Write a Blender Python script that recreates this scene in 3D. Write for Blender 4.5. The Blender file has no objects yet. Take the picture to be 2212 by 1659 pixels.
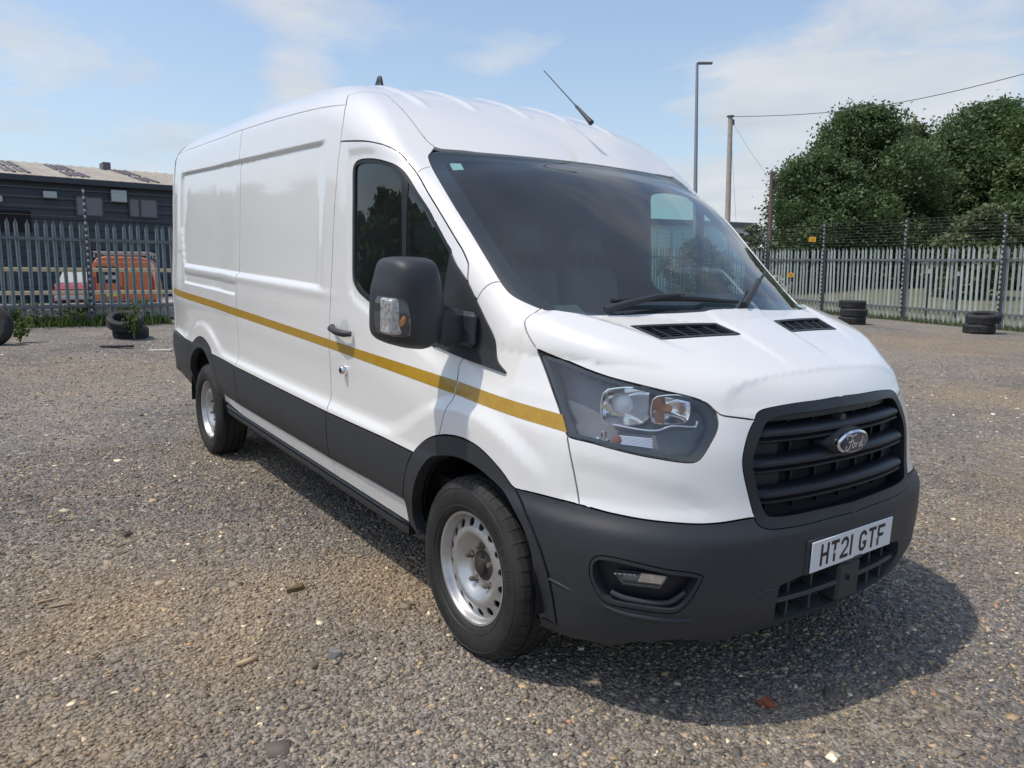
import bpy, math, random
import numpy as np
from mathutils import Matrix, Vector
from mathutils.geometry import delaunay_2d_cdt

# ------------------------------------------------------------------ camera, sky, sun, exposure
S = bpy.context.scene
COL = S.collection
TILT = np.array([[0.99959, -0.00013, 0.02859], [0.0, 0.99999, 0.0046], [-0.02859, -0.00459, 0.99958]])  # the yard slopes a little under the van
CAM = np.array([2.401, -2.5355, 1.455])
YAW, PITCH = math.radians(144.046), math.radians(7.7235)
FW = np.array([math.cos(YAW) * math.cos(PITCH), math.sin(YAW) * math.cos(PITCH), -math.sin(PITCH)])
RT = np.array([math.sin(YAW), -math.cos(YAW), 0.0])
UP = np.cross(RT, FW)
cd = bpy.data.cameras.new("camera")
cam = bpy.data.objects.new("camera", cd)
COL.objects.link(cam)
cd.sensor_width = 36.0
cd.lens = 26.836
cd.clip_start = 0.05
cd.clip_end = 3000.0
mw = Matrix.Identity(4)
for i in range(3):
    mw[i][0], mw[i][1], mw[i][2], mw[i][3] = RT[i], UP[i], -FW[i], CAM[i]
cam.matrix_world = mw
S.camera = cam

SUN_TRAVEL = Vector(TILT @ np.array([0.20, 0.46, -1.0])).normalized()
to_sun = -SUN_TRAVEL
elev = math.asin(to_sun.z)
sd = bpy.data.lights.new("sun", 'SUN')
sd.energy = 2.35
sd.angle = math.radians(0.9)
sd.color = (1.0, 0.92, 0.81)
sun = bpy.data.objects.new("sun", sd)
COL.objects.link(sun)
sun.rotation_euler = SUN_TRAVEL.to_track_quat('-Z', 'Y').to_euler()
sun.location = (0, 0, 60)

W = bpy.data.worlds.new("World")
S.world = W
W.use_nodes = True
nt = W.node_tree
nt.nodes.clear()
def wn(t, **k):
    n = nt.nodes.new(t)
    for a, b in k.items():
        setattr(n, a, b)
    return n
sky = wn('ShaderNodeTexSky', sky_type='NISHITA')
sky.sun_disc = False
sky.sun_elevation = elev
sky.sun_rotation = math.atan2(to_sun.x, to_sun.y)
sky.air_density = 1.1
sky.dust_density = 1.6
sky.ozone_density = 1.2
bg = wn('ShaderNodeBackground')
bg.inputs['Strength'].default_value = 0.15
out = wn('ShaderNodeOutputWorld')
tc = wn('ShaderNodeTexCoord')
sep = wn('ShaderNodeSeparateXYZ')
nt.links.new(tc.outputs['Generated'], sep.inputs[0])
def wm(op, a, b=None, c=None):
    n = wn('ShaderNodeMath', operation=op)
    for i, v in enumerate((a, b, c)):
        if v is None: continue
        if isinstance(v, (int, float)): n.inputs[i].default_value = v
        else: nt.links.new(v, n.inputs[i])
    return n.outputs[0]
zc_ = wm('ADD', wm('MAXIMUM', sep.outputs['Z'], 0.0), 0.14)
cmb = wn('ShaderNodeCombineXYZ')
nt.links.new(wm('DIVIDE', sep.outputs['X'], zc_), cmb.inputs[0])
nt.links.new(wm('DIVIDE', sep.outputs['Y'], zc_), cmb.inputs[1])
mp = wn('ShaderNodeMapping')
mp.inputs['Location'].default_value = (3.1, 7.4, 0)
nt.links.new(cmb.outputs[0], mp.inputs[0])
n1 = wn('ShaderNodeTexNoise')
n1.inputs['Scale'].default_value = 1.5
n1.inputs['Detail'].default_value = 9.0
n1.inputs['Roughness'].default_value = 0.56
n1.inputs['Distortion'].default_value = 0.35
nt.links.new(mp.outputs[0], n1.inputs['Vector'])
r1 = wn('ShaderNodeValToRGB')
r1.color_ramp.elements[0].position = 0.52
r1.color_ramp.elements[1].position = 0.69
blob = None
def pdir(px, py):
    d = FW * 1648.9 + RT * (px - 1106) + UP * (829.5 - py); return d / np.linalg.norm(d)
for (px_, py_, w_, a_) in ((2110, 95, .105, .27), (640, 185, .055, .22), (1700, 290, .075, .24), (1560, 430, .10, .19), (90, 330, .12, .06), (610, 40, .08, .14), (20, 110, .05, .12), (300, 260, .09, .10), (40, 200, .06, .05), (170, 60, .13, -.14), (1350, 110, .08, -.10), (1950, 420, .12, .08), (420, 100, .07, -.06)):
    vd = wn('ShaderNodeVectorMath', operation='DISTANCE')
    nt.links.new(tc.outputs['Generated'], vd.inputs[0]); vd.inputs[1].default_value = tuple(pdir(px_, py_))
    g_ = wm('MULTIPLY', wm('EXPONENT', wm('MULTIPLY', wm('POWER', wm('DIVIDE', vd.outputs['Value'], w_), 2.0), -1.0)), a_)
    blob = g_ if blob is None else wm('ADD', blob, g_)
nt.links.new(wm('ADD', n1.outputs['Fac'], blob), r1.inputs[0])
# thin veil everywhere, thicker to the horizon
hz = wm('POWER', wm('SUBTRACT', 1.0, wm('MAXIMUM', sep.outputs['Z'], 0.0)), 5.0)
veil = wm('ADD', wm('MULTIPLY', hz, 0.62), 0.05)
mx1 = wn('ShaderNodeMixRGB')
mx1.inputs['Color2'].default_value = (3.3, 4.0, 4.75, 1)
nt.links.new(sky.outputs[0], mx1.inputs['Color1'])
nt.links.new(veil, mx1.inputs['Fac'])
n2 = wn('ShaderNodeTexNoise')
n2.inputs['Scale'].default_value = 2.2
n2.inputs['Detail'].default_value = 6.0
nt.links.new(mp.outputs[0], n2.inputs['Vector'])
cr = wn('ShaderNodeMixRGB')
cr.inputs['Color1'].default_value = (2.7, 3.0, 3.45, 1)
cr.inputs['Color2'].default_value = (5.1, 5.1, 5.1, 1)
nt.links.new(n2.outputs['Fac'], cr.inputs['Fac'])
mx2 = wn('ShaderNodeMixRGB')
nt.links.new(mx1.outputs[0], mx2.inputs['Color1'])
nt.links.new(cr.outputs[0], mx2.inputs['Color2'])
nt.links.new(wm('MULTIPLY', r1.outputs[0], 0.8), mx2.inputs['Fac'])
nt.links.new(mx2.outputs[0], bg.inputs['Color'])
nt.links.new(bg.outputs[0], out.inputs[0])
S.view_settings.view_transform = 'Standard'
S.view_settings.look = 'None'
S.view_settings.gamma = 1.0
S.view_settings.exposure = 0.25
S.view_settings.use_curve_mapping = False

# ------------------------------------------------------------------ helpers
RNG = np.random.RandomState(7)
random.seed(7)

def link(o, parent=None):
    COL.objects.link(o)
    if parent is not None:
        o.parent = parent
    return o

def empty(name, loc=(0, 0, 0), rotz=0.0, label=None, cat=None, group=None):
    o = bpy.data.objects.new(name, None)
    o.empty_display_size = 0.2
    link(o)
    o.location = loc
    o.rotation_euler = (0, 0, rotz)
    tag(o, label, cat, group)
    return o

def tag(o, label=None, cat=None, group=None, kind=None):
    if label: o["label"] = label
    if cat: o["category"] = cat
    if group: o["group"] = group
    if kind: o["kind"] = kind
    return o

def mesh_np(name, V, F, mat=None, smooth=False):
    """V (n,3), F list of faces or int array (m,k)"""
    me = bpy.data.meshes.new(name)
    V = np.asarray(V, float)
    if isinstance(F, np.ndarray):
        m, k = F.shape
        me.vertices.add(len(V))
        me.vertices.foreach_set("co", V.astype(np.float32).ravel())
        me.loops.add(m * k)
        me.loops.foreach_set("vertex_index", F.astype(np.int32).ravel())
        me.polygons.add(m)
        me.polygons.foreach_set("loop_start", np.arange(0, m * k, k, dtype=np.int32))
        me.polygons.foreach_set("loop_total", np.full(m, k, dtype=np.int32))
        me.update(calc_edges=True)
    else:
        me.from_pydata([tuple(v) for v in V], [], F)
        me.update()
    if smooth:
        me.polygons.foreach_set("use_smooth", np.ones(len(me.polygons), dtype=bool))
    if mat is not None:
        me.materials.append(mat)
    return me

class MB:
    """collects simple shapes into one mesh"""
    def __init__(s):
        s.V = []; s.F = []
    def add(s, V, F):
        o = len(s.V)
        s.V += [tuple(v) for v in V]
        s.F += [tuple(i + o for i in f) for f in F]
        return s
    def box(s, x0, x1, y0, y1, z0, z1, M=None):
        V = np.array([(x, y, z) for z in (z0, z1) for y in (y0, y1) for x in (x0, x1)], float)
        if M is not None: V = V @ np.asarray(M)[:3, :3].T + np.asarray(M)[:3, 3]
        return s.add(V, [(0, 2, 3, 1), (4, 5, 7, 6), (0, 1, 5, 4), (2, 6, 7, 3), (0, 4, 6, 2), (1, 3, 7, 5)])
    def bbox(s, x0, x1, y0, y1, z0, z1, b=0.01, M=None):
        """box with chamfered edges"""
        xs, ys, zs = (x0, x1), (y0, y1), (z0, z1)
        V = []; idx = {}
        for i in (0, 1):
            for j in (0, 1):
                for k in (0, 1):
                    for ax in range(3):
                        p = [xs[i], ys[j], zs[k]]
                        sg = [1 - 2 * i, 1 - 2 * j, 1 - 2 * k]
                        for a in range(3):
                            if a != ax: p[a] += sg[a] * b
                        idx[(i, j, k, ax)] = len(V); V.append(p)
        F = []
        def q(l, flip):
            f = [idx[t] for t in l]
            F.append(tuple(f[::-1]) if flip else tuple(f))
        for i in (0, 1):
            q([(i, 0, 0, 0), (i, 1, 0, 0), (i, 1, 1, 0), (i, 0, 1, 0)], i == 0)
            q([(0, i, 0, 1), (0, i, 1, 1), (1, i, 1, 1), (1, i, 0, 1)], i == 0)
            q([(0, 0, i, 2), (1, 0, i, 2), (1, 1, i, 2), (0, 1, i, 2)], i == 0)
        for i in (0, 1):
            for j in (0, 1):
                q([(i, j, 0, 0), (i, j, 1, 0), (i, j, 1, 1), (i, j, 0, 1)], (i + j) % 2 == 0)
                q([(i, 0, j, 0), (i, 0, j, 2), (i, 1, j, 2), (i, 1, j, 0)], (i + j) % 2 == 0)
                q([(0, i, j, 1), (1, i, j, 1), (1, i, j, 2), (0, i, j, 2)], (i + j) % 2 == 0)
        for i in (0, 1):
            for j in (0, 1):
                for k in (0, 1):
                    q([(i, j, k, 0), (i, j, k, 1), (i, j, k, 2)], (i + j + k) % 2 == 0)
        V = np.array(V, float)
        if M is not None: V = V @ np.asarray(M)[:3, :3].T + np.asarray(M)[:3, 3]
        return s.add(V, F)
    def tube(s, pts, r, n=8, caps=True):
        pts = np.asarray(pts, float)
        rr = np.full(len(pts), r) if np.isscalar(r) else np.asarray(r, float)
        V = []; F = []
        prev = None
        for i, p in enumerate(pts):
            t = pts[min(i + 1, len(pts) - 1)] - pts[max(i - 1, 0)]
            t = t / (np.linalg.norm(t) + 1e-12)
            if prev is None:
                a = np.array([0, 0, 1.0]) if abs(t[2]) < .9 else np.array([1.0, 0, 0])
                u = np.cross(t, a)
            else:
                u = prev - t * (prev @ t)
            u /= np.linalg.norm(u); prev = u
            w = np.cross(t, u)
            for k in range(n):
                a = 2 * math.pi * k / n
                V.append(p + rr[i] * (math.cos(a) * u + math.sin(a) * w))
        for i in range(len(pts) - 1):
            for k in range(n):
                a, b = i * n + k, i * n + (k + 1) % n
                F.append((a, b, b + n, a + n))
        if caps:
            F.append(tuple(range(n))[::-1]); F.append(tuple((len(pts) - 1) * n + k for k in range(n)))
        return s.add(V, F)
    def lathe(s, prof, n=32, axis='y', c=(0, 0, 0), closed=False):
        """prof: (radius, height along axis)"""
        V = []; F = []
        for (r, h) in prof:
            for k in range(n):
                a = 2 * math.pi * k / n
                p = (r * math.cos(a), h, r * math.sin(a)) if axis == 'y' else ((h, r * math.cos(a), r * math.sin(a)) if axis == 'x' else (r * math.cos(a), r * math.sin(a), h))
                V.append((p[0] + c[0], p[1] + c[1], p[2] + c[2]))
        m = len(prof)
        for i in range(m if closed else m - 1):
            j = (i + 1) % m
            for k in range(n):
                a, b = i * n + k, i * n + (k + 1) % n
                c_, d = j * n + (k + 1) % n, j * n + k
                F.append((a, b, c_, d))
        return s.add(V, F)
    def prism(s, poly, x0, x1, axis='x'):
        """poly in the two other axes, extruded along axis"""
        n = len(poly); V = []
        for h in (x0, x1):
            for (a, b) in poly:
                V.append((h, a, b) if axis == 'x' else ((a, h, b) if axis == 'y' else (a, b, h)))
        F = [tuple(range(n))[::-1], tuple(range(n, 2 * n))]
        for i in range(n):
            j = (i + 1) % n
            F.append((i, j, n + j, n + i))
        return s.add(V, F)
    def build(s, name, mat, parent=None, smooth=False, angle=None):
        used = sorted({i for f in s.F for i in f})
        if len(used) < len(s.V):                     # leave no loose points behind
            k_ = {u: i for i, u in enumerate(used)}
            s.V = [s.V[u] for u in used]; s.F = [tuple(k_[i] for i in f) for f in s.F]
        me = mesh_np(name, s.V, s.F, mat, smooth)
        import bmesh
        bm = bmesh.new(); bm.from_mesh(me)
        bmesh.ops.recalc_face_normals(bm, faces=bm.faces)
        if angle is not None:
            for f in bm.faces: f.smooth = True
            for e in bm.edges:
                if len(e.link_faces) == 2 and e.calc_face_angle(0) > math.radians(angle): e.smooth = False
        bm.to_mesh(me); bm.free()
        o = bpy.data.objects.new(name, me)
        return link(o, parent)

def copy_tree(o, parent=None):
    c = o.copy()
    COL.objects.link(c)
    if parent is not None: c.parent = parent
    for ch in list(o.children):
        copy_tree(ch, c)
    return c

# ------------------------------------------------------------------ materials
def mat(name, base=(.5, .5, .5), rough=.5, metal=0.0, coat=0.0, spec=.5, noise=None, bump=None, emit=None, coat_rough=.05):
    m = bpy.data.materials.new(name)
    m.use_nodes = True
    t = m.node_tree
    b = t.nodes['Principled BSDF']
    b.inputs['Base Color'].default_value = (*base, 1)
    b.inputs['Roughness'].default_value = rough
    b.inputs['Metallic'].default_value = metal
    b.inputs['Specular IOR Level'].default_value = spec
    b.inputs['Coat Weight'].default_value = coat
    b.inputs['Coat Roughness'].default_value = coat_rough
    tcn = t.nodes.new('ShaderNodeTexCoord')
    if noise:   # (scale, second colour, low, high[, detail])
        n = t.nodes.new('ShaderNodeTexNoise')
        n.inputs['Scale'].default_value = noise[0]
        n.inputs['Detail'].default_value = noise[4] if len(noise) > 4 else 5
        n.inputs['Roughness'].default_value = .62
        t.links.new(tcn.outputs['Object'], n.inputs['Vector'])
        r = t.nodes.new('ShaderNodeMapRange')
        r.inputs['From Min'].default_value = noise[2]
        r.inputs['From Max'].default_value = noise[3]
        t.links.new(n.outputs['Fac'], r.inputs['Value'])
        mx = t.nodes.new('ShaderNodeMixRGB')
        mx.inputs['Color1'].default_value = (*base, 1)
        mx.inputs['Color2'].default_value = (*noise[1], 1)
        t.links.new(r.outputs[0], mx.inputs['Fac'])
        t.links.new(mx.outputs[0], b.inputs['Base Color'])
    if bump:    # (scale, strength, distance)
        n = t.nodes.new('ShaderNodeTexNoise')
        n.inputs['Scale'].default_value = bump[0]
        n.inputs['Detail'].default_value = 3
        t.links.new(tcn.outputs['Object'], n.inputs['Vector'])
        bp = t.nodes.new('ShaderNodeBump')
        bp.inputs['Strength'].default_value = bump[1]
        bp.inputs['Distance'].default_value = bump[2]
        t.links.new(n.outputs['Fac'], bp.inputs['Height'])
        t.links.new(bp.outputs[0], b.inputs['Normal'])
    if emit:
        b.inputs['Emission Color'].default_value = (*emit[0], 1)
        b.inputs['Emission Strength'].default_value = emit[1]
    return m

def glass(name, tint=(.6, .72, .7), ior=1.5, rough=0.0, boost=1.0, pale_film=.03):
    """thin sheet of glass: tinted see-through plus mirror reflection by Fresnel"""
    m = bpy.data.materials.new(name)
    m.use_nodes = True
    t = m.node_tree
    t.nodes.clear()
    o = t.nodes.new('ShaderNodeOutputMaterial')
    tr = t.nodes.new('ShaderNodeBsdfTransparent')
    tr.inputs[0].default_value = (*tint, 1)
    gl = t.nodes.new('ShaderNodeBsdfGlossy')
    gl.inputs['Roughness'].default_value = rough
    gl.inputs['Color'].default_value = (boost, boost, boost, 1)
    ge = t.nodes.new('ShaderNodeNewGeometry')       # same Fresnel from both sides of the sheet
    dt_ = t.nodes.new('ShaderNodeVectorMath'); dt_.operation = 'DOT_PRODUCT'
    t.links.new(ge.outputs['Incoming'], dt_.inputs[0]); t.links.new(ge.outputs['Normal'], dt_.inputs[1])
    def mth(op, a_, b_):
        n_ = t.nodes.new('ShaderNodeMath'); n_.operation = op
        for i_, v_ in enumerate((a_, b_)):
            if v_ is None: continue
            if isinstance(v_, (int, float)): n_.inputs[i_].default_value = v_
            else: t.links.new(v_, n_.inputs[i_])
        return n_.outputs[0]
    ab = mth('ABSOLUTE', dt_.outputs['Value'], None)
    f0 = 2 * ((ior - 1) / (ior + 1)) ** 2 * .95
    fr_ = mth('ADD', mth('MULTIPLY', mth('POWER', mth('SUBTRACT', 1.0, ab), 5.0), 1 - f0), f0)
    mx = t.nodes.new('ShaderNodeMixShader')
    t.links.new(fr_, mx.inputs[0])
    t.links.new(tr.outputs[0], mx.inputs[1])
    t.links.new(gl.outputs[0], mx.inputs[2])
    df = t.nodes.new('ShaderNodeBsdfDiffuse'); df.inputs[0].default_value = (.55, .55, .52, 1)     # a thin pale film that lightens the glass
    dn = t.nodes.new('ShaderNodeTexNoise'); dn.inputs['Scale'].default_value = 2.2; dn.inputs['Detail'].default_value = 6; dn.inputs['Distortion'].default_value = .6
    tcn = t.nodes.new('ShaderNodeTexCoord'); t.links.new(tcn.outputs['Object'], dn.inputs['Vector'])
    m2 = t.nodes.new('ShaderNodeMixShader'); t.links.new(mth('MULTIPLY', dn.outputs['Fac'], pale_film), m2.inputs[0])
    t.links.new(mx.outputs[0], m2.inputs[1]); t.links.new(df.outputs[0], m2.inputs[2])
    t.links.new(m2.outputs[0], o.inputs[0])
    return m

M = {}
M['white'] = mat('white_paint', (.79, .78, .755), .32, coat=.85, noise=(1.7, (.765, .755, .73), .45, .8))
M['black_plastic'] = mat('black_plastic', (.030, .034, .039), .5, spec=.42, noise=(9, (.036, .038, .041), .4, .75), bump=(700, .22, .0012))
M['grille_black'] = mat('grille_black', (.012, .014, .018), .38, spec=.4)
M['gloss_black'] = mat('gloss_black', (.01, .011, .013), .12, spec=.5)
M['seal'] = mat('rubber_seal', (.012, .013, .014), .5)
M['dark'] = mat('dark_interior', (.012, .013, .015), .8)
M['void'] = mat('underbody_black', (.008, .008, .008), .9)
M['cabin'] = mat('cabin_trim', (.075, .085, .09), .7, noise=(40, (.09, .10, .105), .4, .7))
M['bulkhead'] = mat('bulkhead_grey', (.035, .042, .05), .7)
M['glass'] = glass('window_glass', (.55, .72, .68), 1.5, pale_film=.03)
M['screen'] = glass('windscreen_glass', (.62, .80, .79), 1.5, pale_film=.085)
M['lens'] = glass('lamp_lens', (.95, .96, .96), 1.46, pale_film=.05)
M['chrome'] = mat('chrome', (.82, .83, .85), .08, metal=1)
M['reflector'] = mat('lamp_reflector', (.90, .91, .93), .12, metal=1)
M['lamp_body'] = mat('lamp_housing', (.15, .165, .18), .26)
M['amber'] = mat('amber_plastic', (.55, .20, .04), .25)
M['red_plastic'] = mat('red_plastic', (.26, .03, .02), .3)
M['dark_amber'] = mat('dark_amber_bulb', (.22, .055, .02), .3)
M['bulb'] = mat('bulb_glass', (.7, .72, .75), .08, coat=.5)
M['steel'] = mat('silver_steel_rim', (.50, .50, .50), .36, metal=.72, noise=(14, (.33, .32, .31), .5, .85), bump=(60, .06, .002))
M['hub'] = mat('dark_hub', (.045, .042, .04), .55, metal=.3, noise=(30, (.09, .08, .07), .5, .75))
M['steel_dark'] = mat('rusty_steel', (.12, .10, .085), .6, metal=.4, noise=(30, (.22, .19, .15), .4, .7))
M['rubber'] = mat('tyre_rubber', (.020, .020, .020), .72, spec=.35, noise=(6, (.045, .042, .038), .4, .72), bump=(120, .15, .002))
M['stripe'] = mat('yellow_reflective_tape', (.42, .245, .012), .35, coat=.25, noise=(25, (.36, .20, .01), .4, .7))
M['plate'] = mat('white_number_plate', (.72, .73, .74), .35)
M['plate_ink'] = mat('plate_letters', (.015, .006, .012), .4)
M['paper'] = mat('paper_sticker', (.62, .72, .68), .5)
M['badge_blue'] = mat('badge_enamel', (.012, .02, .055), .15, coat=.6)

# ------------------------------------------------------------------ ground
def ss(t):
    t = np.clip(t, 0, 1); return t * t * (3 - 2 * t)
def cs(lat, dep):
    fh = np.array([FW[0], FW[1]]); fh /= np.linalg.norm(fh)
    p = CAM[:2] + RT[:2] * lat + fh * dep; return np.array([p[0], p[1]])
RA, RB = cs(8.3, 29.6), cs(17.2, 5.9)          # far corner -> past the right edge of the picture
LA, LB = cs(-12.2, 12.98), cs(8.2, 28.7)
ru = (RB - RA) / np.linalg.norm(RB - RA); lu = (LB - LA) / np.linalg.norm(LB - LA)
NFL = np.array([-lu[1], lu[0]]); NFL = NFL if NFL @ (LA - CAM[:2]) > 0 else -NFL
def ground_z(X, Y):
    X = np.asarray(X, float); Y = np.asarray(Y, float)
    xc = np.clip(X, -17, 8); yc = np.clip(Y, -20, 25)
    z = -(TILT[0, 2] * xc + TILT[1, 2] * yc) / TILT[2, 2]
    d = np.hypot(X + 2, Y)
    z = z + .15 * ss((d - 7) / 10)
    z = z - .30 * ss((((X - LA[0]) * NFL[0] + (Y - LA[1]) * NFL[1]) - .3) / 5) * ss((8 - Y) / 6)      # the neighbouring yard lies lower
    return z
def rayd(px, py):                   # direction through a point of the picture (2212 wide), used to work out real positions
    d = FW * 1648.9 + RT * (px - 1106) + UP * (829.5 - py); return d / np.linalg.norm(d)
def spot(px, depth):                # ground point below picture column px at a given depth
    d = FW * 1648.9 + RT * (px - 1106); d = d / (d @ FW)
    p = CAM + d * depth; return np.array([p[0], p[1], float(ground_z(p[0], p[1]))])

DUST = [(-.75, -1.0, .40, 1.), (-.95, -1.55, .42, .8), (-1.1, -2.15, .55, 1.), (-.55, -1.80, .40, .9), (-.2, -2.4, .5, .7), (.8, 2.7, .55, .8), (.3, 4.4, .8, .7), (-1.5, 7.8, 1.3, .8), (-5, 13.4, 2.2, .9), (-1.5, 12., 1.6, .8), (-3.8, -.3, .8, .35), (-8, 6, 2., .5), (-9, -1, 1.6, .4)]
def dust(X, Y):
    z = np.zeros_like(np.asarray(X, float))
    for cx, cy, r, a in DUST: z = np.maximum(z, a * np.exp(-((X - cx) ** 2 + (Y - cy) ** 2) / (r * r)))
    n = .5 + .5 * np.sin(X * 5.1 + 1.9 * np.sin(Y * 3.7)) * np.sin(Y * 4.3 - 1.4 * np.sin(X * 2.9))
    return np.clip(z * (.65 + .6 * n), 0, 1)
def ground_material():
    m = bpy.data.materials.new('crushed_stone_ground'); m.use_nodes = True
    t = m.node_tree; b = t.nodes['Principled BSDF']; b.inputs['Roughness'].default_value = .92; b.inputs['Specular IOR Level'].default_value = .25
    N = t.nodes.new; L = t.links.new
    tc_ = N('ShaderNodeTexCoord')
    def noise(sc, det=5, rough=.6, dist=0):
        n = N('ShaderNodeTexNoise'); n.inputs['Scale'].default_value = sc; n.inputs['Detail'].default_value = det; n.inputs['Roughness'].default_value = rough; n.inputs['Distortion'].default_value = dist
        L(tc_.outputs['Object'], n.inputs['Vector']); return n.outputs['Fac']
    def rng(v, a, b_, c=0, d=1):
        r = N('ShaderNodeMapRange'); r.inputs['From Min'].default_value = a; r.inputs['From Max'].default_value = b_; r.inputs['To Min'].default_value = c; r.inputs['To Max'].default_value = d; L(v, r.inputs['Value']); return r.outputs[0]
    def mix(f, a, b_, mode='MIX'):
        x = N('ShaderNodeMixRGB'); x.blend_type = mode
        for i, v in ((0, f), (1, a), (2, b_)):
            if isinstance(v, tuple): x.inputs[i].default_value = (*v, 1)
            elif isinstance(v, (int, float)): x.inputs[i].default_value = v
            else: L(v, x.inputs[i])
        return x.outputs[0]
    base = mix(rng(noise(.35, 4), .42, .62), (.20, .19, .178), (.28, .252, .215))
    base = mix(rng(noise(1.3, 5), .5, .75), base, (.33, .28, .205))
    base = mix(rng(noise(.9, 4, .6, .5), .55, .75), base, (.15, .145, .14))
    v1 = N('ShaderNodeTexVoronoi'); v1.inputs['Scale'].default_value = 62; L(tc_.outputs['Object'], v1.inputs['Vector'])
    v2 = N('ShaderNodeTexVoronoi'); v2.inputs['Scale'].default_value = 24; L(tc_.outputs['Object'], v2.inputs['Vector'])
    sv = N('ShaderNodeSeparateColor'); L(v1.outputs['Color'], sv.inputs[0])
    sv2 = N('ShaderNodeSeparateColor'); L(v2.outputs['Color'], sv2.inputs[0])
    base = mix(1.0, base, mix(sv.outputs[0], (.5, .5, .52), (1.45, 1.42, 1.38)), 'MULTIPLY')
    base = mix(rng(sv2.outputs[1], .93, .95), base, (.36, .33, .29))
    at2 = N('ShaderNodeAttribute'); at2.attribute_name = 'dust'
    base = mix(rng(at2.outputs['Fac'], 0, 1, 0, .75), base, mix(sv.outputs[0], (.21, .15, .09), (.44, .34, .22)))
    L(base, b.inputs['Base Color'])
    h = N('ShaderNodeMath'); h.operation = 'ADD'; L(rng(v1.outputs['Distance'], 0, .7, 1, 0), h.inputs[0])
    h2 = N('ShaderNodeMath'); h2.operation = 'MULTIPLY'; L(noise(18, 6, .7), h2.inputs[0]); h2.inputs[1].default_value = 1.6; L(h2.outputs[0], h.inputs[1])
    bp = N('ShaderNodeBump'); bp.inputs['Strength'].default_value = .9; bp.inputs['Distance'].default_value = .014; L(h.outputs[0], bp.inputs['Height']); L(bp.outputs[0], b.inputs['Normal'])
    return m
gm = ground_material()
def ground_grid():
    xs = np.concatenate([np.linspace(-300, -26, 14), np.linspace(-24, 9, 331), np.linspace(12, 160, 10)])
    ys = np.concatenate([np.linspace(-200, -16, 10), np.linspace(-14, 30, 441), np.linspace(36, 300, 12)])
    X, Y = np.meshgrid(xs, ys)
    Z = ground_z(X, Y)
    rs = np.random.RandomState(1)
    # gentle ruts and lumps
    Z = Z + .012 * np.sin(X * 1.7 + 2 * np.sin(Y * .6)) * np.sin(Y * 1.3 + X * .4) * ss((np.hypot(X + 1.9, Y) - 3.5) / 3) * ss((40 - np.abs(X)) / 20)
    Z = np.where(np.hypot(X, Y) > 60, Z - .1, Z)
    n = len(xs); idx = np.arange(len(xs) * len(ys)).reshape(len(ys), n)
    F = np.stack([idx[:-1, :-1].ravel(), idx[:-1, 1:].ravel(), idx[1:, 1:].ravel(), idx[1:, :-1].ravel()], 1)
    me = mesh_np('ground', np.stack([X.ravel(), Y.ravel(), Z.ravel()], 1), F, gm, True)
    at_ = me.attributes.new('dust', 'FLOAT', 'POINT'); at_.data.foreach_set('value', dust(X, Y).ravel().astype(np.float32))
    return tag(link(bpy.data.objects.new('ground', me)), kind='structure')
ground_grid()

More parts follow.
